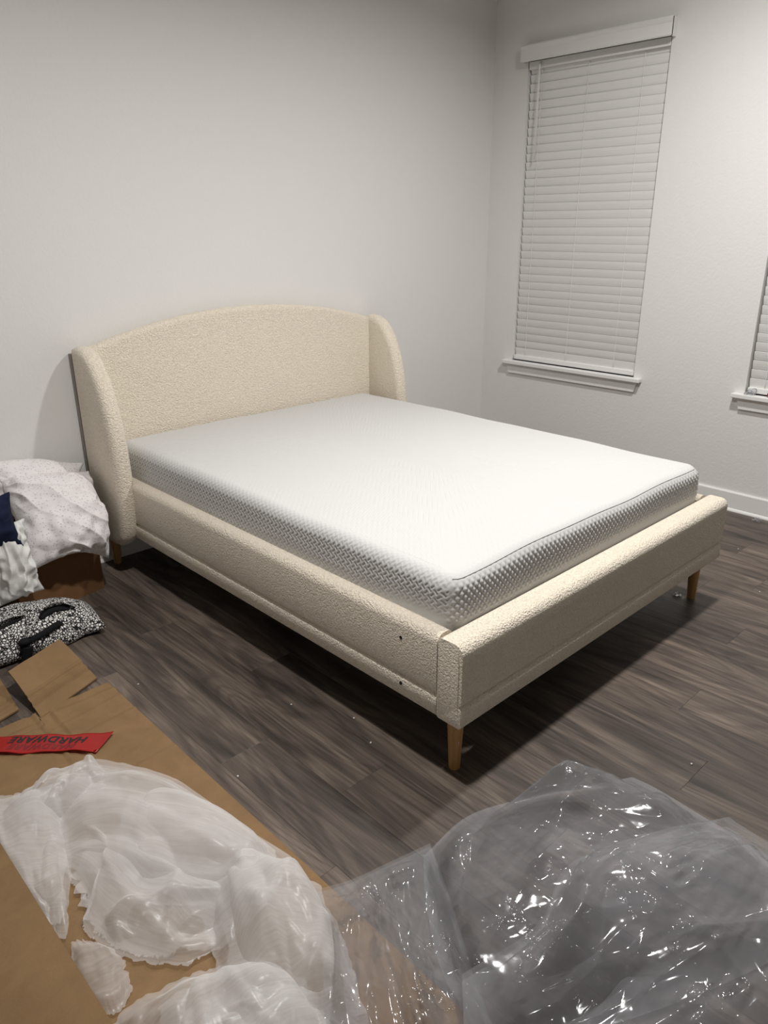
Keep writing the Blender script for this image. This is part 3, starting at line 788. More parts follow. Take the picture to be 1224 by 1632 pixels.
# red hardware tape strip lying on the cardboard
def tape():
    A, B = np.array((-1.02, -.990)), np.array((-.645, -1.340)); ax = (B - A) / np.linalg.norm(B - A); nr = np.array((-ax[1], ax[0])); Lt = np.linalg.norm(B - A)
    def zf(a, b): return .0185 + .004 * np.sin(a * 23 + 1) * np.sin(b * 30 + .6) + .002 * np.sin(a * 61)
    n, m = 14, 60; a = np.linspace(0, 1, m)[None]; b = np.linspace(-1, 1, n)[:, None]
    hw = .040 + .008 * np.clip((a - .75) / .25, 0, 1)
    al = a * Lt + .012 * b * (a > .97); bl = b * hw + .004 * np.sin(a * 9)
    X = A[0] + ax[0] * al + nr[0] * bl; Y = A[1] + ax[1] * al + nr[1] * bl; Z = zf(al, bl)
    t = empty('tape_strip', (float(A[0]), float(A[1]), .012)); tag(t, 'red plastic tape strip with black lettering lying on the cardboard', 'tape'); o0 = np.array(t.location)
    P = np.stack([X, Y, Z], -1); D = P.copy(); D[..., 2] -= .0006; k = n * m
    fs = grid_faces(n, m) + [f[::-1] for f in grid_faces(n, m, k)]
    ring = [j for j in range(m)] + [i * m + m - 1 for i in range(1, n)] + [(n - 1) * m + j for j in range(m - 2, -1, -1)] + [i * m for i in range(n - 2, 0, -1)]
    fs += [(p, q, q + k, p + k) for p, q in zip(ring, ring[1:] + ring[:1])]
    link('tape_film', mesh_np('tape_film', np.vstack([P.reshape(-1, 3), D.reshape(-1, 3)]) - o0, fs, True), 'red', t)
    def words(name, txt, size, start, row, m_, dz):
        cu = bpy.data.curves.new(name, 'FONT'); cu.body = txt; cu.size = size; cu.shear = .25; cu.offset = size * .035; cu.resolution_u = 3; cu.space_character = 1.08
        ob = bpy.data.objects.new(name, cu); COL.objects.link(ob); dg = bpy.context.evaluated_depsgraph_get()
        me = bpy.data.meshes.new_from_object(ob.evaluated_get(dg)); bpy.data.objects.remove(ob)
        bm = bmesh.new(); bm.from_mesh(me)
        bmesh.ops.subdivide_edges(bm, edges=[e for e in bm.edges if e.calc_length() > .012], cuts=2)
        for v in bm.verts:            # reads from the free end back, upside down to the photo
            a_, b_ = start - v.co.x, row - v.co.y
            v.co = Vector((A[0] + ax[0] * a_ + nr[0] * b_, A[1] + ax[1] * a_ + nr[1] * b_, float(zf(a_, b_)) + dz)) - Vector(o0)
        me2 = bpy.data.meshes.new(name); bm.to_mesh(me2); bm.free(); link(name, me2, m_, t)
    words('lettering', 'HARDWARE', .040, Lt - .060, .028, 'ink', .0007)
    words('lettering_under', 'HARDWARE', .034, Lt - .085, -.006, 'ink_faint', .0006)
tape()

# ------------------------------------------------------------------ foam wrap sheets
def z3(pts, z): return [(x, y, z) for x, y in pts]
def edge_mask(n, m, k=5.0):
    s = np.linspace(0, 1, m)[None]; t = np.linspace(0, 1, n)[:, None]
    q = np.clip(np.minimum(np.minimum(s, 1 - s), np.minimum(t, 1 - t)) * k, 0, 1); return s, t, q * q * (3 - 2 * q)
def soft_sheet(edges, n, m, seed, dome, wave, freq, base, along=0.0, lift=0.0, jag=0.0):
    """thin soft sheet: low dome broken into creased planes, with long fanning folds"""
    rng = np.random.default_rng(seed); P = coons(*edges, n, m); s, t, mask = edge_mask(n, m, 6)
    if jag:
        P[-1, 1:-1, :2] += rng.normal(0, jag, (m - 2, 2)); P[-2, 1:-1, :2] += .5 * rng.normal(0, jag, (m - 2, 2))
    rag = max(jag, .0012) * 5
    for row, wgt in ((0, 1), (1, .85), (2, .7), (3, .55), (4, .4), (5, .25), (-1, 1), (-2, .85), (-3, .7), (-4, .55), (-5, .4), (-6, .25)):
        r2 = np.random.default_rng(seed * 7 + (row >= 0)); e = smooth_noise(2, m, 14, r2)[0] * .5 + smooth_noise(2, m, 30, r2)[0] * .35
        P[row, :, 1] += e * rag * wgt * np.sin(np.linspace(0, math.pi, m)) ** .3
    for col_, wgt in ((0, 1), (1, .8), (2, .6), (3, .4), (-1, 1), (-2, .8), (-3, .6), (-4, .4)):
        r2 = np.random.default_rng(seed * 9 + (col_ >= 0)); e = smooth_noise(2, n, 12, r2)[0] * .5 + smooth_noise(2, n, 26, r2)[0] * .35
        P[:, col_, 0] += e * rag * wgt * np.sin(np.linspace(0, math.pi, n)) ** .3
    w1, w2, w3 = [smooth_noise(n, m, c, rng) for c in (3, 4, 3)]
    wave = wave * 1.35
    def tri(q): return 1 - np.abs(np.mod(q, 1) - .5) * 4
    h = dome * .75 * (np.sin(math.pi * s) ** .5) * (np.sin(math.pi * t) ** .5) * (1 + .15 * w1)
    for k in range(6):
        a_ = along + rng.normal(0, .35); fr = freq * rng.uniform(.45, 1.5)
        on = np.clip(.3 + .8 * smooth_noise(n, m, 3, rng), 0, 1)
        h = h + on * wave * .62 * rng.uniform(.5, 1.1) * tri((t * math.cos(a_) + s * math.sin(a_)) * fr + rng.uniform(0, 1) + .09 * smooth_noise(n, m, 4, rng))
    for k in range(4):
        a_ = along + rng.normal(0, .6); d = (t - .5) * math.cos(a_) + (s - .5) * math.sin(a_) - rng.uniform(-.35, .35)
        h = h + wave * .9 * np.exp(-np.abs(d) / .03) * np.clip(.3 + smooth_noise(n, m, 3, rng), 0, 1)
    h = h + lift + wave * .10 * smooth_noise(n, m, 14, rng)
    for _ in range(2): h[1:-1, 1:-1] = (h[1:-1, 1:-1] * 2 + h[:-2, 1:-1] + h[2:, 1:-1] + h[1:-1, :-2] + h[1:-1, 2:]) / 6
    P[..., 2] += np.maximum(h, 0.0) * mask
    gy, gx = np.gradient(h); P[..., 0] -= gx * .8 * mask; P[..., 1] += gy * .8 * mask
    P[..., 2] = np.maximum(P[..., 2], base(P[..., 0], P[..., 1]) + .003); return P, grid_uv(P)
def foam(label, parts_):
    o = join_sheets('foam_wrap', parts_, 'foam'); tag(o, label, 'packing foam', 'foam wrap on the cardboard'); return o
def foams():
    b = card_height; z = .020
    A = soft_sheet((z3([(-.90, -1.41), (-.80, -1.39), (-.719, -1.375), (-.66, -1.46), (-.585, -1.60), (-.553, -1.77), (-.533, -1.94), (-.505, -2.10)], z),
               z3([(-.935, -1.735), (-.940, -1.90), (-.968, -1.925), (-.965, -1.985), (-.945, -2.05), (-.905, -2.115), (-.865, -2.17), (-.77, -2.20)], z),
               z3([(-.90, -1.41), (-.87, -1.56), (-.935, -1.735)], z), z3([(-.505, -2.10), (-.62, -2.17), (-.77, -2.20)], z)),
              90, 130, 11, .060, .016, 2.6, b, .35, jag=.0022)
    A2 = soft_sheet((z3([(-.86, -1.44), (-.72, -1.45), (-.60, -1.60), (-.555, -1.82), (-.53, -2.02)], z),
                z3([(-.94, -1.72), (-.86, -1.86), (-.83, -1.98), (-.76, -2.06), (-.66, -2.13)], z),
                z3([(-.86, -1.44), (-.90, -1.56), (-.94, -1.72)], z), z3([(-.53, -2.02), (-.58, -2.10), (-.66, -2.13)], z)),
               80, 110, 12, .095, .014, 2.2, lambda x, y: card_height(x, y) + .006, .25)
    A3 = soft_sheet((z3([(-.70, -1.62), (-.60, -1.68), (-.545, -1.86), (-.525, -2.06)], z),
                z3([(-.84, -1.88), (-.80, -1.96), (-.75, -2.08), (-.64, -2.18)], z),
                z3([(-.70, -1.62), (-.80, -1.74), (-.84, -1.88)], z), z3([(-.525, -2.06), (-.57, -2.13), (-.64, -2.18)], z)),
               60, 80, 19, .120, .012, 1.8, lambda x, y: card_height(x, y) + .010, .1)
    A4 = soft_sheet((z3([(-.87, -1.70), (-.78, -1.80), (-.70, -1.94), (-.62, -2.08)], z),
                z3([(-.955, -1.96), (-.93, -2.06), (-.88, -2.12), (-.78, -2.185)], z),
                z3([(-.87, -1.70), (-.93, -1.82), (-.955, -1.96)], z), z3([(-.62, -2.08), (-.69, -2.15), (-.78, -2.185)], z)),
               70, 90, 21, .028, .012, 2.4, lambda x, y: card_height(x, y) + .006, 1.1, jag=.003)
    A5 = soft_sheet((z3([(-.93, -1.395), (-.86, -1.385), (-.77, -1.40), (-.70, -1.44)], z),
                z3([(-.93, -1.56), (-.87, -1.58), (-.80, -1.60), (-.72, -1.62)], z),
                z3([(-.93, -1.395), (-.95, -1.47), (-.93, -1.56)], z), z3([(-.70, -1.44), (-.69, -1.52), (-.72, -1.62)], z)),
               60, 70, 22, .075, .018, 2.2, lambda x, y: card_height(x, y) + .006, .7, jag=.002)
    foam('largest crumpled white foam sheet spread across the cardboard', [A, A2, A3, A4, A5])
    Bs = soft_sheet((z3([(-.74, -1.95), (-.60, -2.00), (-.515, -2.11)], z), z3([(-.94, -2.36), (-.80, -2.52), (-.66, -2.56)], z),
                z3([(-.74, -1.95), (-.765, -2.10), (-.79, -2.19), (-.82, -2.25), (-.94, -2.36)], z), z3([(-.515, -2.11), (-.525, -2.25), (-.58, -2.40), (-.66, -2.56)], z)),
               100, 80, 13, .13, .020, 2.2, b, 1.25, jag=.002)
    Bs2 = soft_sheet((z3([(-.68, -2.00), (-.57, -2.05), (-.525, -2.14)], z), z3([(-.84, -2.42), (-.74, -2.49), (-.64, -2.53)], z),
                 z3([(-.68, -2.00), (-.76, -2.20), (-.84, -2.42)], z), z3([(-.525, -2.14), (-.55, -2.32), (-.64, -2.53)], z)),
                80, 60, 14, .16, .016, 1.8, lambda x, y: card_height(x, y) + .01, 1.4)
    foam('tall bunched white foam sheet next to the clear plastic', [Bs, Bs2])
    C = soft_sheet((z3([(-1.03, -2.20), (-.98, -2.18), (-.90, -2.195), (-.83, -2.215), (-.73, -2.27)], z), z3([(-1.0, -2.48), (-.9, -2.58), (-.8, -2.64), (-.66, -2.62)], z),
               z3([(-1.03, -2.20), (-1.03, -2.32), (-1.0, -2.48)], z), z3([(-.73, -2.27), (-.69, -2.40), (-.66, -2.62)], z)),
              80, 90, 15, .10, .018, 2.0, b, .6)
    C2 = soft_sheet((z3([(-.94, -2.23), (-.85, -2.24), (-.72, -2.31)], z), z3([(-.97, -2.48), (-.86, -2.55), (-.72, -2.58)], z),
                z3([(-.94, -2.23), (-.98, -2.34), (-.97, -2.48)], z), z3([(-.72, -2.31), (-.70, -2.42), (-.72, -2.58)], z)),
               60, 60, 25, .13, .014, 1.6, lambda x, y: card_height(x, y) + .012, .9)
    foam('crumpled white foam sheet at the bottom edge of the photo', [C, C2])
    D = soft_sheet((z3([(-1.03, -1.33), (-.93, -1.385), (-.84, -1.42)], z), z3([(-1.045, -1.86), (-1.015, -1.93), (-1.0, -1.925)], z),
               z3([(-1.03, -1.33), (-1.05, -1.60), (-1.045, -1.86)], z), z3([(-.84, -1.42), (-.87, -1.60), (-.915, -1.74), (-1.0, -1.925)], z)),
              90, 50, 16, .055, .014, 1.5, b, 1.2)
    D2 = soft_sheet((z3([(-1.02, -1.36), (-.93, -1.39), (-.83, -1.425)], z), z3([(-1.04, -1.84), (-1.01, -1.89), (-.98, -1.87)], z),
               z3([(-1.02, -1.36), (-1.05, -1.60), (-1.04, -1.84)], z), z3([(-.83, -1.425), (-.87, -1.58), (-.98, -1.87)], z)),
              70, 40, 26, .085, .012, 1.3, lambda x, y: card_height(x, y) + .010, 1.0)
    foam('narrow folded white foam piece along the sloping cardboard side', [D, D2])
    Ee = soft_sheet((z3([(-1.005, -1.955), (-.985, -1.965), (-.965, -1.99)], z), z3([(-1.03, -2.15), (-1.0, -2.18), (-.955, -2.15)], z),
                z3([(-1.005, -1.955), (-1.03, -2.04), (-1.03, -2.15)], z), z3([(-.965, -1.99), (-.940, -2.06), (-.955, -2.15)], z)),
               40, 30, 17, .025, .006, 1.5, b, .5)
    foam('smallest white foam scrap between the sloping cardboard side and the bottom foam', [Ee])
foams()

# ------------------------------------------------------------------ clear plastic
def plastic_base(x, y):
    """what lies under the plastic: cardboard, and foam near the left"""
    b = np.where(x < CX1 + .01, .013, .0)
    f = np.exp(-(((x + .70) / .12) ** 2 + ((y + 2.33) / .22) ** 2)) * .10
    return b + np.where((x < -.5), f, 0)
def crisp_sheet(edges, n, m, seed, dome, fold, base, crinkle=1.0):
    """film that breaks into flat facets with sharp ridges, crinkled in patches"""
    rng = np.random.default_rng(seed); P = coons(*edges, n, m); s, t, mask = edge_mask(n, m, 7)
    w1, w2 = smooth_noise(n, m, 3, rng), smooth_noise(n, m, 4, rng)
    def tri(q): return 1 - np.abs(np.mod(q, 1) - .5) * 4
    def octave(cnt, f0, f1, amp, warp):
        h = 0
        for _ in range(cnt):
            a = rng.uniform(0, math.pi); fr = rng.uniform(f0, f1); wv = smooth_noise(n, m, 4, rng)
            on = np.clip(.35 + .8 * smooth_noise(n, m, 3, rng), 0, 1)
            h = h + on * amp * rng.uniform(.5, 1.1) * tri((s * math.cos(a) + t * math.sin(a)) * fr + rng.uniform(0, 1) + warp * wv)
        return h
    big = octave(4, .8, 2.0, fold, .10)
    mid = octave(4, 3.0, 6.0, fold * .20, .20)
    patch = np.clip(smooth_noise(n, m, 6, rng) - .35, 0, 1)
    sm = octave(4, 11, 20, fold * .075 * crinkle, .5) * patch
    h = dome * np.sin(math.pi * s) ** .5 * np.sin(math.pi * t) ** .5 * (1 + .25 * w1) + big + mid + sm
    # long pulled creases: straight sharp ridges
    for _ in range(5):
        a = rng.uniform(0, math.pi); c = rng.uniform(.25, .75); d = (s - .5) * math.cos(a) + (t - .5) * math.sin(a) - (c - .5) * .8
        h = h + fold * .45 * np.exp(-np.abs(d) / .035) * np.clip(.4 + smooth_noise(n, m, 3, rng), 0, 1)
    P[..., 2] += np.maximum(h, -.01) * mask
    gy, gx = np.gradient(big); P[..., 0] -= gx * .9 * mask; P[..., 1] += gy * .9 * mask
    P[..., 2] = np.maximum(P[..., 2], base(P[..., 0], P[..., 1]) + .003); return P, grid_uv(P)
def film(label, parts_):
    o = join_sheets('plastic_film', parts_, 'film'); tag(o, label, 'plastic film', 'crumpled clear plastic'); return o
def plastics():
    pb = plastic_base; z = .012
    far = [(-.26, -2.325), (-.07, -2.315), (.11, -2.39), (.25, -2.47), (.385, -2.545)]
    right = [(.385, -2.545), (.39, -2.62), (.38, -2.75), (.37, -2.90), (.33, -3.10)]
    near = [(-.52, -2.74), (-.30, -2.88), (-.05, -3.00), (.15, -3.07), (.33, -3.10)]
    left = [(-.26, -2.325), (-.36, -2.43), (-.46, -2.57), (-.52, -2.74)]
    E1 = (z3(far, z), z3(near, z), z3(left, z), z3(right, z))
    Aa = crisp_sheet(E1, 190, 230, 31, .13, .040, pb)
    Ab = crisp_sheet(E1, 110, 130, 38, .04, .022, pb, .6)
    film('big puffed clear plastic bag on the floor at the foot of the bed', [Aa, Ab])
    f2 = [(-.48, -2.64), (-.28, -2.68), (-.10, -2.64), (.10, -2.72), (.30, -2.84)]
    r2 = [(.30, -2.84), (.26, -3.05), (.16, -3.22)]
    n2 = [(-.72, -2.84), (-.50, -3.0), (-.25, -3.12), (.16, -3.22)]
    l2 = [(-.48, -2.64), (-.58, -2.73), (-.72, -2.84)]
    Ba = crisp_sheet((z3(f2, .17), z3(n2, .06), z3(l2, .09), z3(r2, .12)), 150, 210, 33, .10, .038, lambda x, y: pb(x, y) + .03)
    Bb = crisp_sheet((z3(f2, .13), z3(n2, .05), z3(l2, .07), z3(r2, .09)), 100, 140, 34, .06, .025, lambda x, y: pb(x, y) + .015, .6)
    film('milky layered clear plastic heap nearest the camera at lower right', [Ba, Bb])
    f3 = [(-.56, -2.255), (-.47, -2.285), (-.37, -2.30), (-.23, -2.32)]
    r3 = [(-.23, -2.32), (-.32, -2.47), (-.42, -2.62), (-.54, -2.82)]
    n3 = [(-.82, -2.62), (-.74, -2.72), (-.66, -2.79), (-.54, -2.82)]
    l3 = [(-.56, -2.255), (-.62, -2.36), (-.71, -2.48), (-.82, -2.62)]
    Ca = crisp_sheet((z3(f3, .018), z3(n3, .06), z3(l3, .07), z3(r3, .03)), 170, 130, 41, .08, .030, lambda x, y: pb(x, y) + .004, 1.5)
    Cb = crisp_sheet((z3(f3, .016), z3(n3, .05), z3(l3, .06), z3(r3, .02)), 110, 90, 42, .03, .020, pb)
    film('wrinkled clear plastic sheet lying over the cardboard corner between foam and bag', [Ca, Cb])
plastics()

# ------------------------------------------------------------------ inflated soft goods
def cushion(n, m, w, h, place, pressure, collide, steps, seed, grav=-.0012, excess=1.06, bend=.12, iters=5, pins=None):
    """two grids sewn along the rim, inflated, then dropped by `place` matrix and relaxed against `collide`"""
    rng = np.random.default_rng(seed)
    X, Y = np.meshgrid(np.linspace(-w / 2, w / 2, m), np.linspace(-h / 2, h / 2, n))
    th = .25 * min(w, h) * (np.clip(1 - (2 * X / w) ** 2, 0, 1) * np.clip(1 - (2 * Y / h) ** 2, 0, 1)) ** .5
    G = np.stack([np.stack([X, Y, th], -1), np.stack([X, Y, -th], -1)])
    flat = np.stack([X, Y, 0 * X], -1)[None].repeat(2, 0); rest = [r * excess for r in lens(flat)]
    G[:, 1:-1, 1:-1] += rng.normal(0, .004, G[:, 1:-1, 1:-1].shape)
    Mx = np.array(place); G = G @ Mx[:3, :3].T + Mx[:3, 3]
    rim = np.zeros((n, m), bool); rim[0] = rim[-1] = 1; rim[:, 0] = rim[:, -1] = 1
    def tie(P):
        a = .5 * (P[0][rim] + P[1][rim]); P[0][rim] = a; P[1][rim] = a
    def push(P, st):
        du = np.gradient(P, axis=2); dv = np.gradient(P, axis=1); nrm = np.cross(du, dv); ln = np.linalg.norm(nrm, axis=-1, keepdims=True) + 1e-9
        nrm = nrm / ln; nrm[1] *= -1; k = pressure(st, P) if callable(pressure) else pressure
        return nrm * k
    pin = np.zeros((2, n, m), bool)
    if pins is not None: pin |= pins(G)
    P = relax(G, rest, pin, steps, iters, grav, collide, bend, .4, .86, push, tie)
    tie(P); return P
def cushion_mesh(name, P, k=2, folds=0.0, freq=5.0, along=.6, seed=0, fan=(0.0, 0.0)):
    a, b = upsample(P[0], k), upsample(P[1], k); n, m = a.shape[:2]
    if folds:
        for g, sg in ((a, 1), (b, -1)):
            rng = np.random.default_rng(seed + sg); s, t, mask = edge_mask(n, m, 8)
            nr = np.cross(np.gradient(g, axis=1), np.gradient(g, axis=0)); nr /= np.linalg.norm(nr, axis=-1, keepdims=True) + 1e-9; nr *= sg
            ang = np.arctan2(t - fan[1], s - fan[0])
            q = freq * (ang * .6 + (s * math.cos(along) + t * math.sin(along)) * .5) + .5 * smooth_noise(n, m, 4, rng)
            f = 1 - np.abs(np.sin(math.pi * q)) ** .7
            amp = np.clip(.25 + .7 * smooth_noise(n, m, 3, rng), 0, 1)
            g += nr * (folds * (f - .4) * amp * mask)[..., None] + nr * (folds * .25 * smooth_noise(n, m, 12, rng) * mask)[..., None]
    rim = np.zeros((n, m), bool); rim[0] = rim[-1] = 1; rim[:, 0] = rim[:, -1] = 1
    ids0 = np.arange(n * m).reshape(n, m); ids1 = np.full((n, m), -1); inner = ~rim
    ids1[inner] = n * m + np.arange(inner.sum()); ids1[rim] = ids0[rim]
    vs = np.vstack([a.reshape(-1, 3), b[inner]])
    uvg = np.stack(np.meshgrid(np.linspace(0, 1, m), np.linspace(0, 1, n)), -1)
    h, v = lens(P[:1]); wl, hl = h[0].sum(1).mean(), v[0].sum(0).mean(); uvg = uvg * np.array((wl, hl))
    uv = np.vstack([uvg.reshape(-1, 2), uvg[inner]])
    fs = grid_faces(n, m)
    i, j = np.meshgrid(np.arange(n - 1), np.arange(m - 1), indexing='ij'); i, j = i.ravel(), j.ravel()
    fs += np.c_[ids1[i, j], ids1[i, j + 1], ids1[i + 1, j + 1], ids1[i + 1, j]].tolist()
    me = mesh_np(name, vs, fs, True, uv); return me

# storage carton with its printed mark, bedding, bag
BOXC = Matrix.Translation((-.165, -.283, 0)) @ Matrix.Rotation(math.radians(10), 4, 'Z')
BW, BD, BH = .44, .23, .34
def carton():
    t = empty('storage_box', (-.165, -.283, 0), math.radians(10)); tag(t, 'brown cardboard carton on the floor under the floral bedding', 'box')
    bm = bmesh.new(); e = .006
    bm_box(bm, (-BW, 0, 0), (0, e, BH)); bm_box(bm, (-BW, BD - e, 0), (0, BD, BH)); bm_box(bm, (-BW, e, 0), (-BW + e, BD - e, BH)); bm_box(bm, (-e, e, 0), (0, BD - e, BH))
    bm_box(bm, (-BW + e, e, 0), (-e, BD - e, e))
    link('carton_body', bm_mesh('carton_body', bm), 'card_dark', t)
    box('carton_flap', (-BW, 0, BH), (0, BD / 2 - .001, BH + e), 'card_dark', t); box('carton_flap', (-BW, BD / 2 + .001, BH), (0, BD, BH + e), 'card_dark', t)
    bm = bmesh.new(); x0, x1, z0, z1, k = -.425, -.375, .018, .05, .0025
    for lo, hi in (((x0, z0), (x1, z0 + k)), ((x0, z1 - k), (x1, z1)), ((x0, z0), (x0 + k, z1)), ((x1 - k, z0), (x1, z1)), ((x0, z0 + .012), (x1, z0 + .0145))):
        bm_box(bm, (lo[0], -.0012, lo[1]), (hi[0], -.0002, hi[1]))
    link('printed_mark', bm_mesh('printed_mark', bm), 'ink', t)
carton()
BINV = np.array(BOXC.inverted()); BMAT = np.array(BOXC)
def col_carton(margin=.006, others=()):
    def f(P):
        Q = P @ BINV[:3, :3].T + BINV[:3, 3]; g = margin
        ins = (Q[..., 0] > -BW - g) & (Q[..., 0] < g) & (Q[..., 1] > -g) & (Q[..., 2] < BH + .006 + g) & (Q[..., 1] < BD + g)
        dt = BH + .006 + g - Q[..., 2]; df = Q[..., 1] + g; dr = g - Q[..., 0]
        top = ins & (dt <= df) & (dt <= dr); fr = ins & ~top & (df <= dr); ri = ins & ~top & ~fr
        Q[..., 2] = np.where(top, BH + .006 + g, Q[..., 2]); Q[..., 1] = np.where(fr, -g, Q[..., 1]); Q[..., 0] = np.where(ri, g, Q[..., 0])
        R = Q @ BMAT[:3, :3].T + BMAT[:3, 3]
        R[..., 2] = np.maximum(R[..., 2], .005); R[..., 1] = np.minimum(R[..., 1], -.022)
        # the bed wing
        w = (R[..., 0] > -.082) & (R[..., 1] > -.36); R[..., 0] = np.where(w, -.082, R[..., 0])
        for o in others: R = o(R)
        return R
    return f
def bedding():
    def core(cx, cy, cz, r):
        def f(G):
            m_ = np.zeros(G.shape[:3], bool); m_[1] = ((G[1] - np.array((cx, cy, cz))) ** 2).sum(-1) < r * r; return m_
        return f
    # floral pillow slumped over the carton, leaning to the wall
    pl = Matrix.Translation((-.300, -.265, .475)) @ Matrix.Rotation(math.radians(14), 4, 'Y') @ Matrix.Rotation(math.radians(48), 4, 'X') @ Matrix.Rotation(math.radians(6), 4, 'Z')
    P = cushion(56, 56, .34, .40, pl, lambda s, p: .0010, col_carton(), 45, 51, -.0005, 1.10, .08, pins=core(-.300, -.225, .44, .07))
    o = link('floral_pillow', cushion_mesh('floral_pillow', P, 3, .020, 5, .7, 5, (-.3, .9)), 'floral'); tag(o, 'white pillow with grey floral print slumped over the brown carton', 'pillow')
    # second floral fold behind it against the wall
    pl = Matrix.Translation((-.33, -.090, .535)) @ Matrix.Rotation(math.radians(13), 4, 'Y') @ Matrix.Rotation(math.radians(70), 4, 'X')
    P2 = cushion(30, 36, .40, .22, pl, lambda s, p: .0016, col_carton(), 40, 52, -.0004, 1.08, .1, pins=core(-.33, -.06, .535, .05))
    o = link('folded_duvet_cover', cushion_mesh('folded_duvet_cover', P2, 3, .014, 4, .2, 6, (-.5, .5)), 'floral'); tag(o, 'folded floral cover behind the pillow against the wall', 'bedding')
    # plain white pillowcase hanging down in front at the left edge
    pl = Matrix.Translation((-.560, -.395, .325)) @ Matrix.Rotation(math.radians(-4), 4, 'Y') @ Matrix.Rotation(math.radians(80), 4, 'X')
    def side(R):
        R = R.copy(); R[..., 1] = np.minimum(R[..., 1], -.362); return R
    P3 = cushion(40, 26, .17, .29, pl, lambda s, p: .0010, side, 50, 53, -.0002, 1.10, .05, pins=core(-.56, -.38, .38, .05))
    o = link('pillowcase', cushion_mesh('pillowcase', P3, 3, .022, 4, .1, 7, (.5, 1.6)), 'white_cloth'); tag(o, 'plain white pillowcase hanging beside the floral pillow at the left edge', 'pillowcase')
    pl = Matrix.Translation((-.630, -.405, .462)) @ Matrix.Rotation(math.radians(70), 4, 'X')
    P4 = cushion(22, 24, .22, .19, pl, lambda s, p: .0022, lambda R: R, 40, 54, 0, 1.12, .05)
    o = link('navy_garment', cushion_mesh('navy_garment', P4, 2, .014, 4, .5, 8, (-.5, -.5)), 'navy'); tag(o, 'dark navy garment bundle at the left edge above the white pillowcase', 'clothing')
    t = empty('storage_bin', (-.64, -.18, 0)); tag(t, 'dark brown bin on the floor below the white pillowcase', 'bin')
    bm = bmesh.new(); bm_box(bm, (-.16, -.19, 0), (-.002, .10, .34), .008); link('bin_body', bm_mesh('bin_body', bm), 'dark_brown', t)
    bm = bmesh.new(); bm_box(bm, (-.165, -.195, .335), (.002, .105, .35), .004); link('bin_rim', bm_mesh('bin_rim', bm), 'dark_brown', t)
bedding()

def bag():
    def colf(R):
        R = R.copy(); R[..., 2] = np.maximum(R[..., 2], .006); R[..., 1] = np.clip(R[..., 1], np.where(R[..., 0] > -.50, -.80, -.742), -.385); return R
    pl = Matrix.Translation((-.765, -.590, .10)) @ Matrix.Rotation(math.radians(-10), 4, 'Z')
    P = cushion(42, 66, .74, .60, pl, lambda s, p: .0032, colf, 80, 61, -.0011, 1.08, .10)
    t = empty('duffel_bag', (-.66, -.64, 0)); tag(t, 'black and white pebble print fabric bag on the floor behind the cardboard', 'bag')
    off = np.array((-.66, -.64, 0.0)); me = cushion_mesh('bag_body', P - off, 2, .018, 5, .3, 9, (.5, -1.0)); link('bag_body', me, 'pebble', t)
    bvh = BVHTree.FromPolygons([v.co.copy() for v in me.vertices], [tuple(p.vertices) for p in me.polygons])
    dirv = Vector((0, .7071, -.7071))
    def on_top(x, h, up=.004):
        """point on the bag met by a slanting line that crosses y = -0.74 at height h"""
        o0 = Vector((x - off[0], -.74 - off[1], h)) - dirv * .8
        q = bvh.ray_cast(o0, dirv)[0]
        q = q if q else Vector((x - off[0], -.74 - off[1], max(h, .01)))
        return q - dirv * up
    def ribbon(name, path, wid, m_, up=.004, arch=0.0, n=40, tilt=.0, thick=.003):
        c = catmull(path, n); vs, fs = [], []
        for i in range(n):
            d = c[min(i + 1, n - 1)] - c[max(i - 1, 0)]; d = d / (np.linalg.norm(d) + 1e-9); nr = np.array((-d[1], d[0]))
            for k in (-1, 1):
                q = c[i] + nr * wid * .5 * k; p = np.array(on_top(q[0], q[1], up + arch * math.sin(math.pi * i / (n - 1)) + tilt * k))
                vs += [p, p + np.array(dirv) * thick]
        for i in range(n - 1):
            a = 4 * i; fs += [(a, a + 2, a + 6, a + 4), (a + 1, a + 5, a + 7, a + 3), (a, a + 4, a + 5, a + 1), (a + 2, a + 3, a + 7, a + 6)]
        fs += [(0, 1, 3, 2), (4 * n - 4, 4 * n - 2, 4 * n - 1, 4 * n - 3)]
        uv = np.array([(i // 4 * .012, (i % 4 // 2) * wid) for i in range(4 * n)])
        return link(name, mesh_np(name, np.array(vs), fs, True, uv), m_, t)
    ribbon('strap', [(-.635, .150), (-.57, .160), (-.485, .195)], .030, 'strap', .005, .008)
    ribbon('strap', [(-.630, .160), (-.645, .10), (-.665, .03)], .036, 'strap', .005, .004)
    bm = bmesh.new(); bmesh.ops.create_uvsphere(bm, u_segments=14, v_segments=10, radius=.02)
    o = link('strap_knot', bm_mesh('strap_knot', bm, True), 'strap', t); o.location = on_top(-.635, .155, .010); o.scale = (1.1, .9, .7)
    # openings: dark slits, each with a rolled lip
    ribbon('opening', [(-.55, .26), (-.49, .285), (-.43, .27)], .036, 'strap', .004, .002)
    ribbon('bag_lip', [(-.62, .17), (-.585, .24), (-.53, .305), (-.46, .315), (-.405, .265)], .026, 'pebble', .012, .020, tilt=-.004)
    ribbon('opening', [(-.80, .25), (-.70, .27), (-.61, .29)], .018, 'strap', .004, .002)
    ribbon('bag_lip', [(-.84, .27), (-.74, .295), (-.65, .315), (-.585, .31)], .030, 'pebble', .010, .012, tilt=-.005)
bag()

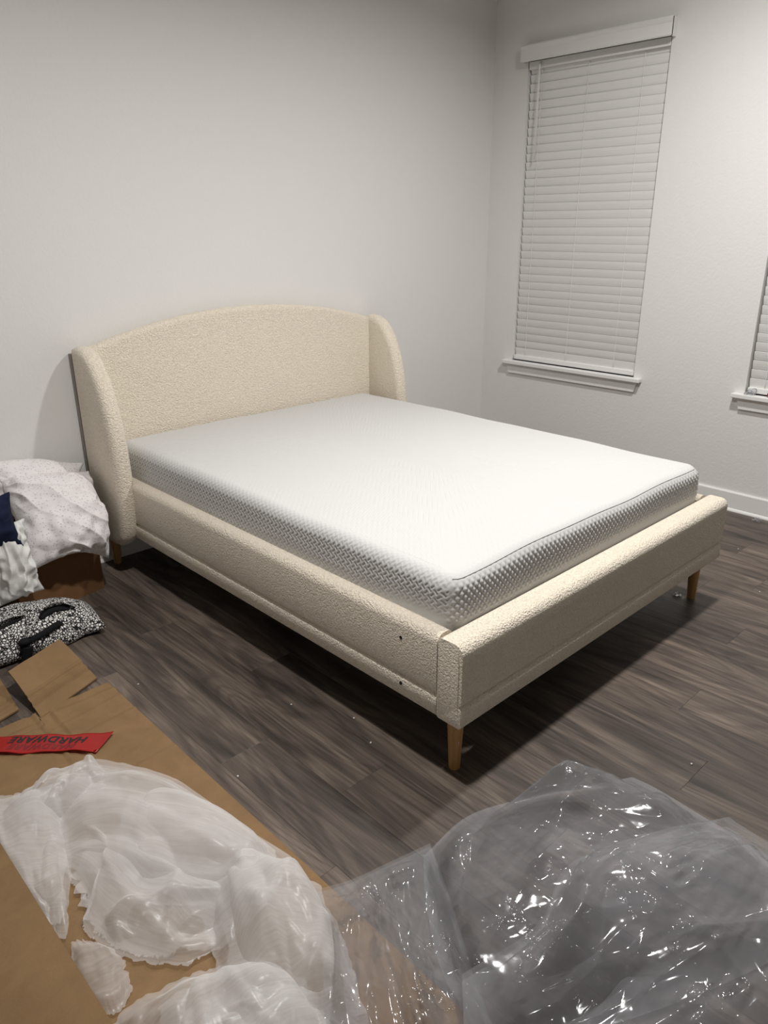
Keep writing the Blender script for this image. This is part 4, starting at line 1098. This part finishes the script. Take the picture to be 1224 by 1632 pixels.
# ------------------------------------------------------------------ small things
def scrap(label, loc, size, seed, cat='plastic scrap'):
    rng = np.random.default_rng(seed); n = 9
    base = lambda x, y: 0 * x + loc[2]
    h = size / 2; c = [(-h, h), (h, h * .8), (h * .9, -h), (-h * .8, -h * .9)]
    e = lambda a, b: [(loc[0] + a[0], loc[1] + a[1], loc[2] + .002), (loc[0] + b[0], loc[1] + b[1], loc[2] + .002)]
    P, uv = sheet((e(c[0], c[1]), e(c[3], c[2]), e(c[0], c[3]), e(c[1], c[2])), n, n, 1.3, seed, base, size * .3, 30, .5, 3, 1.03, lambda s, t: size * .55 * np.sin(np.pi * s) * np.sin(np.pi * t), grav=-.0001)
    P = P + rng.normal(0, size * .012, P.shape) * np.array((1, 1, .6)); P[..., 2] = np.maximum(P[..., 2], loc[2] + .001)
    o = join_sheets('plastic_scrap', [(P, uv * .2)], 'film'); tag(o, label, cat, 'small clear plastic scraps')
scrap('small crumpled clear plastic scrap on the floor by the right baseboard', (2.70, -1.99, 0), .035, 71)
scrap('crumpled clear plastic scrap on the sill of the right window', (XR - .020, -1.815, WZ0), .034, 72)
scrap('tiny clear plastic scrap on the floor by the far wooden leg', (1.575, -2.09, 0), .022, 73)
def red_thing():
    t = empty('red_bottle', (XR - .012, -1.905, WZ0 + .0135)); tag(t, 'small dark red object lying on the sill of the right window', 'bottle')
    o = link('bottle_body', bm_mesh('bottle_body', lathe([(.004, 0), (.011, .002), (.0130, .010), (.0130, .052), (.009, .058)], 20), True), 'red_item', t); o.rotation_euler = (math.pi / 2, 0, 0)
    o = link('bottle_cap', bm_mesh('bottle_cap', lathe([(.0085, .0), (.0085, .022), (.0075, .024)], 16)), 'black', t); o.rotation_euler = (math.pi / 2, 0, 0); o.location = (0, -.0585, 0)
red_thing()
for i, (x, y, lab) in enumerate([
        (-.101, -1.566, 'tiny white crumb on the floor beside the long bed rail, farther one'),
        (-.045, -1.897, 'tiny white crumb on the floor near the bed corner'),
        (.000, -1.768, 'tiny white crumb at the edge of the bed shadow'),
        (-.426, -1.738, 'tiny white crumb on the floor beside the cardboard edge and foam'),
        (-.414, -1.095, 'tiny white crumb on the floor by the cardboard flap'),
        (.573, -2.633, 'tiny white crumb on the open floor above the plastic bag'),
        (1.863, -2.330, 'tiny white crumb on the floor at the right edge of the photo'),
        (2.262, -2.073, 'tiny white crumb on the floor between the bed foot and right wall')]):
    bm = bmesh.new(); bmesh.ops.create_icosphere(bm, subdivisions=1, radius=.0032)
    for v in bm.verts: v.co *= random.uniform(.7, 1.2)
    o = link('foam_crumb', bm_mesh('foam_crumb', bm), 'crumb'); o.location = (x, y, .0026); tag(o, lab, 'crumb', 'white foam crumbs on the floor')
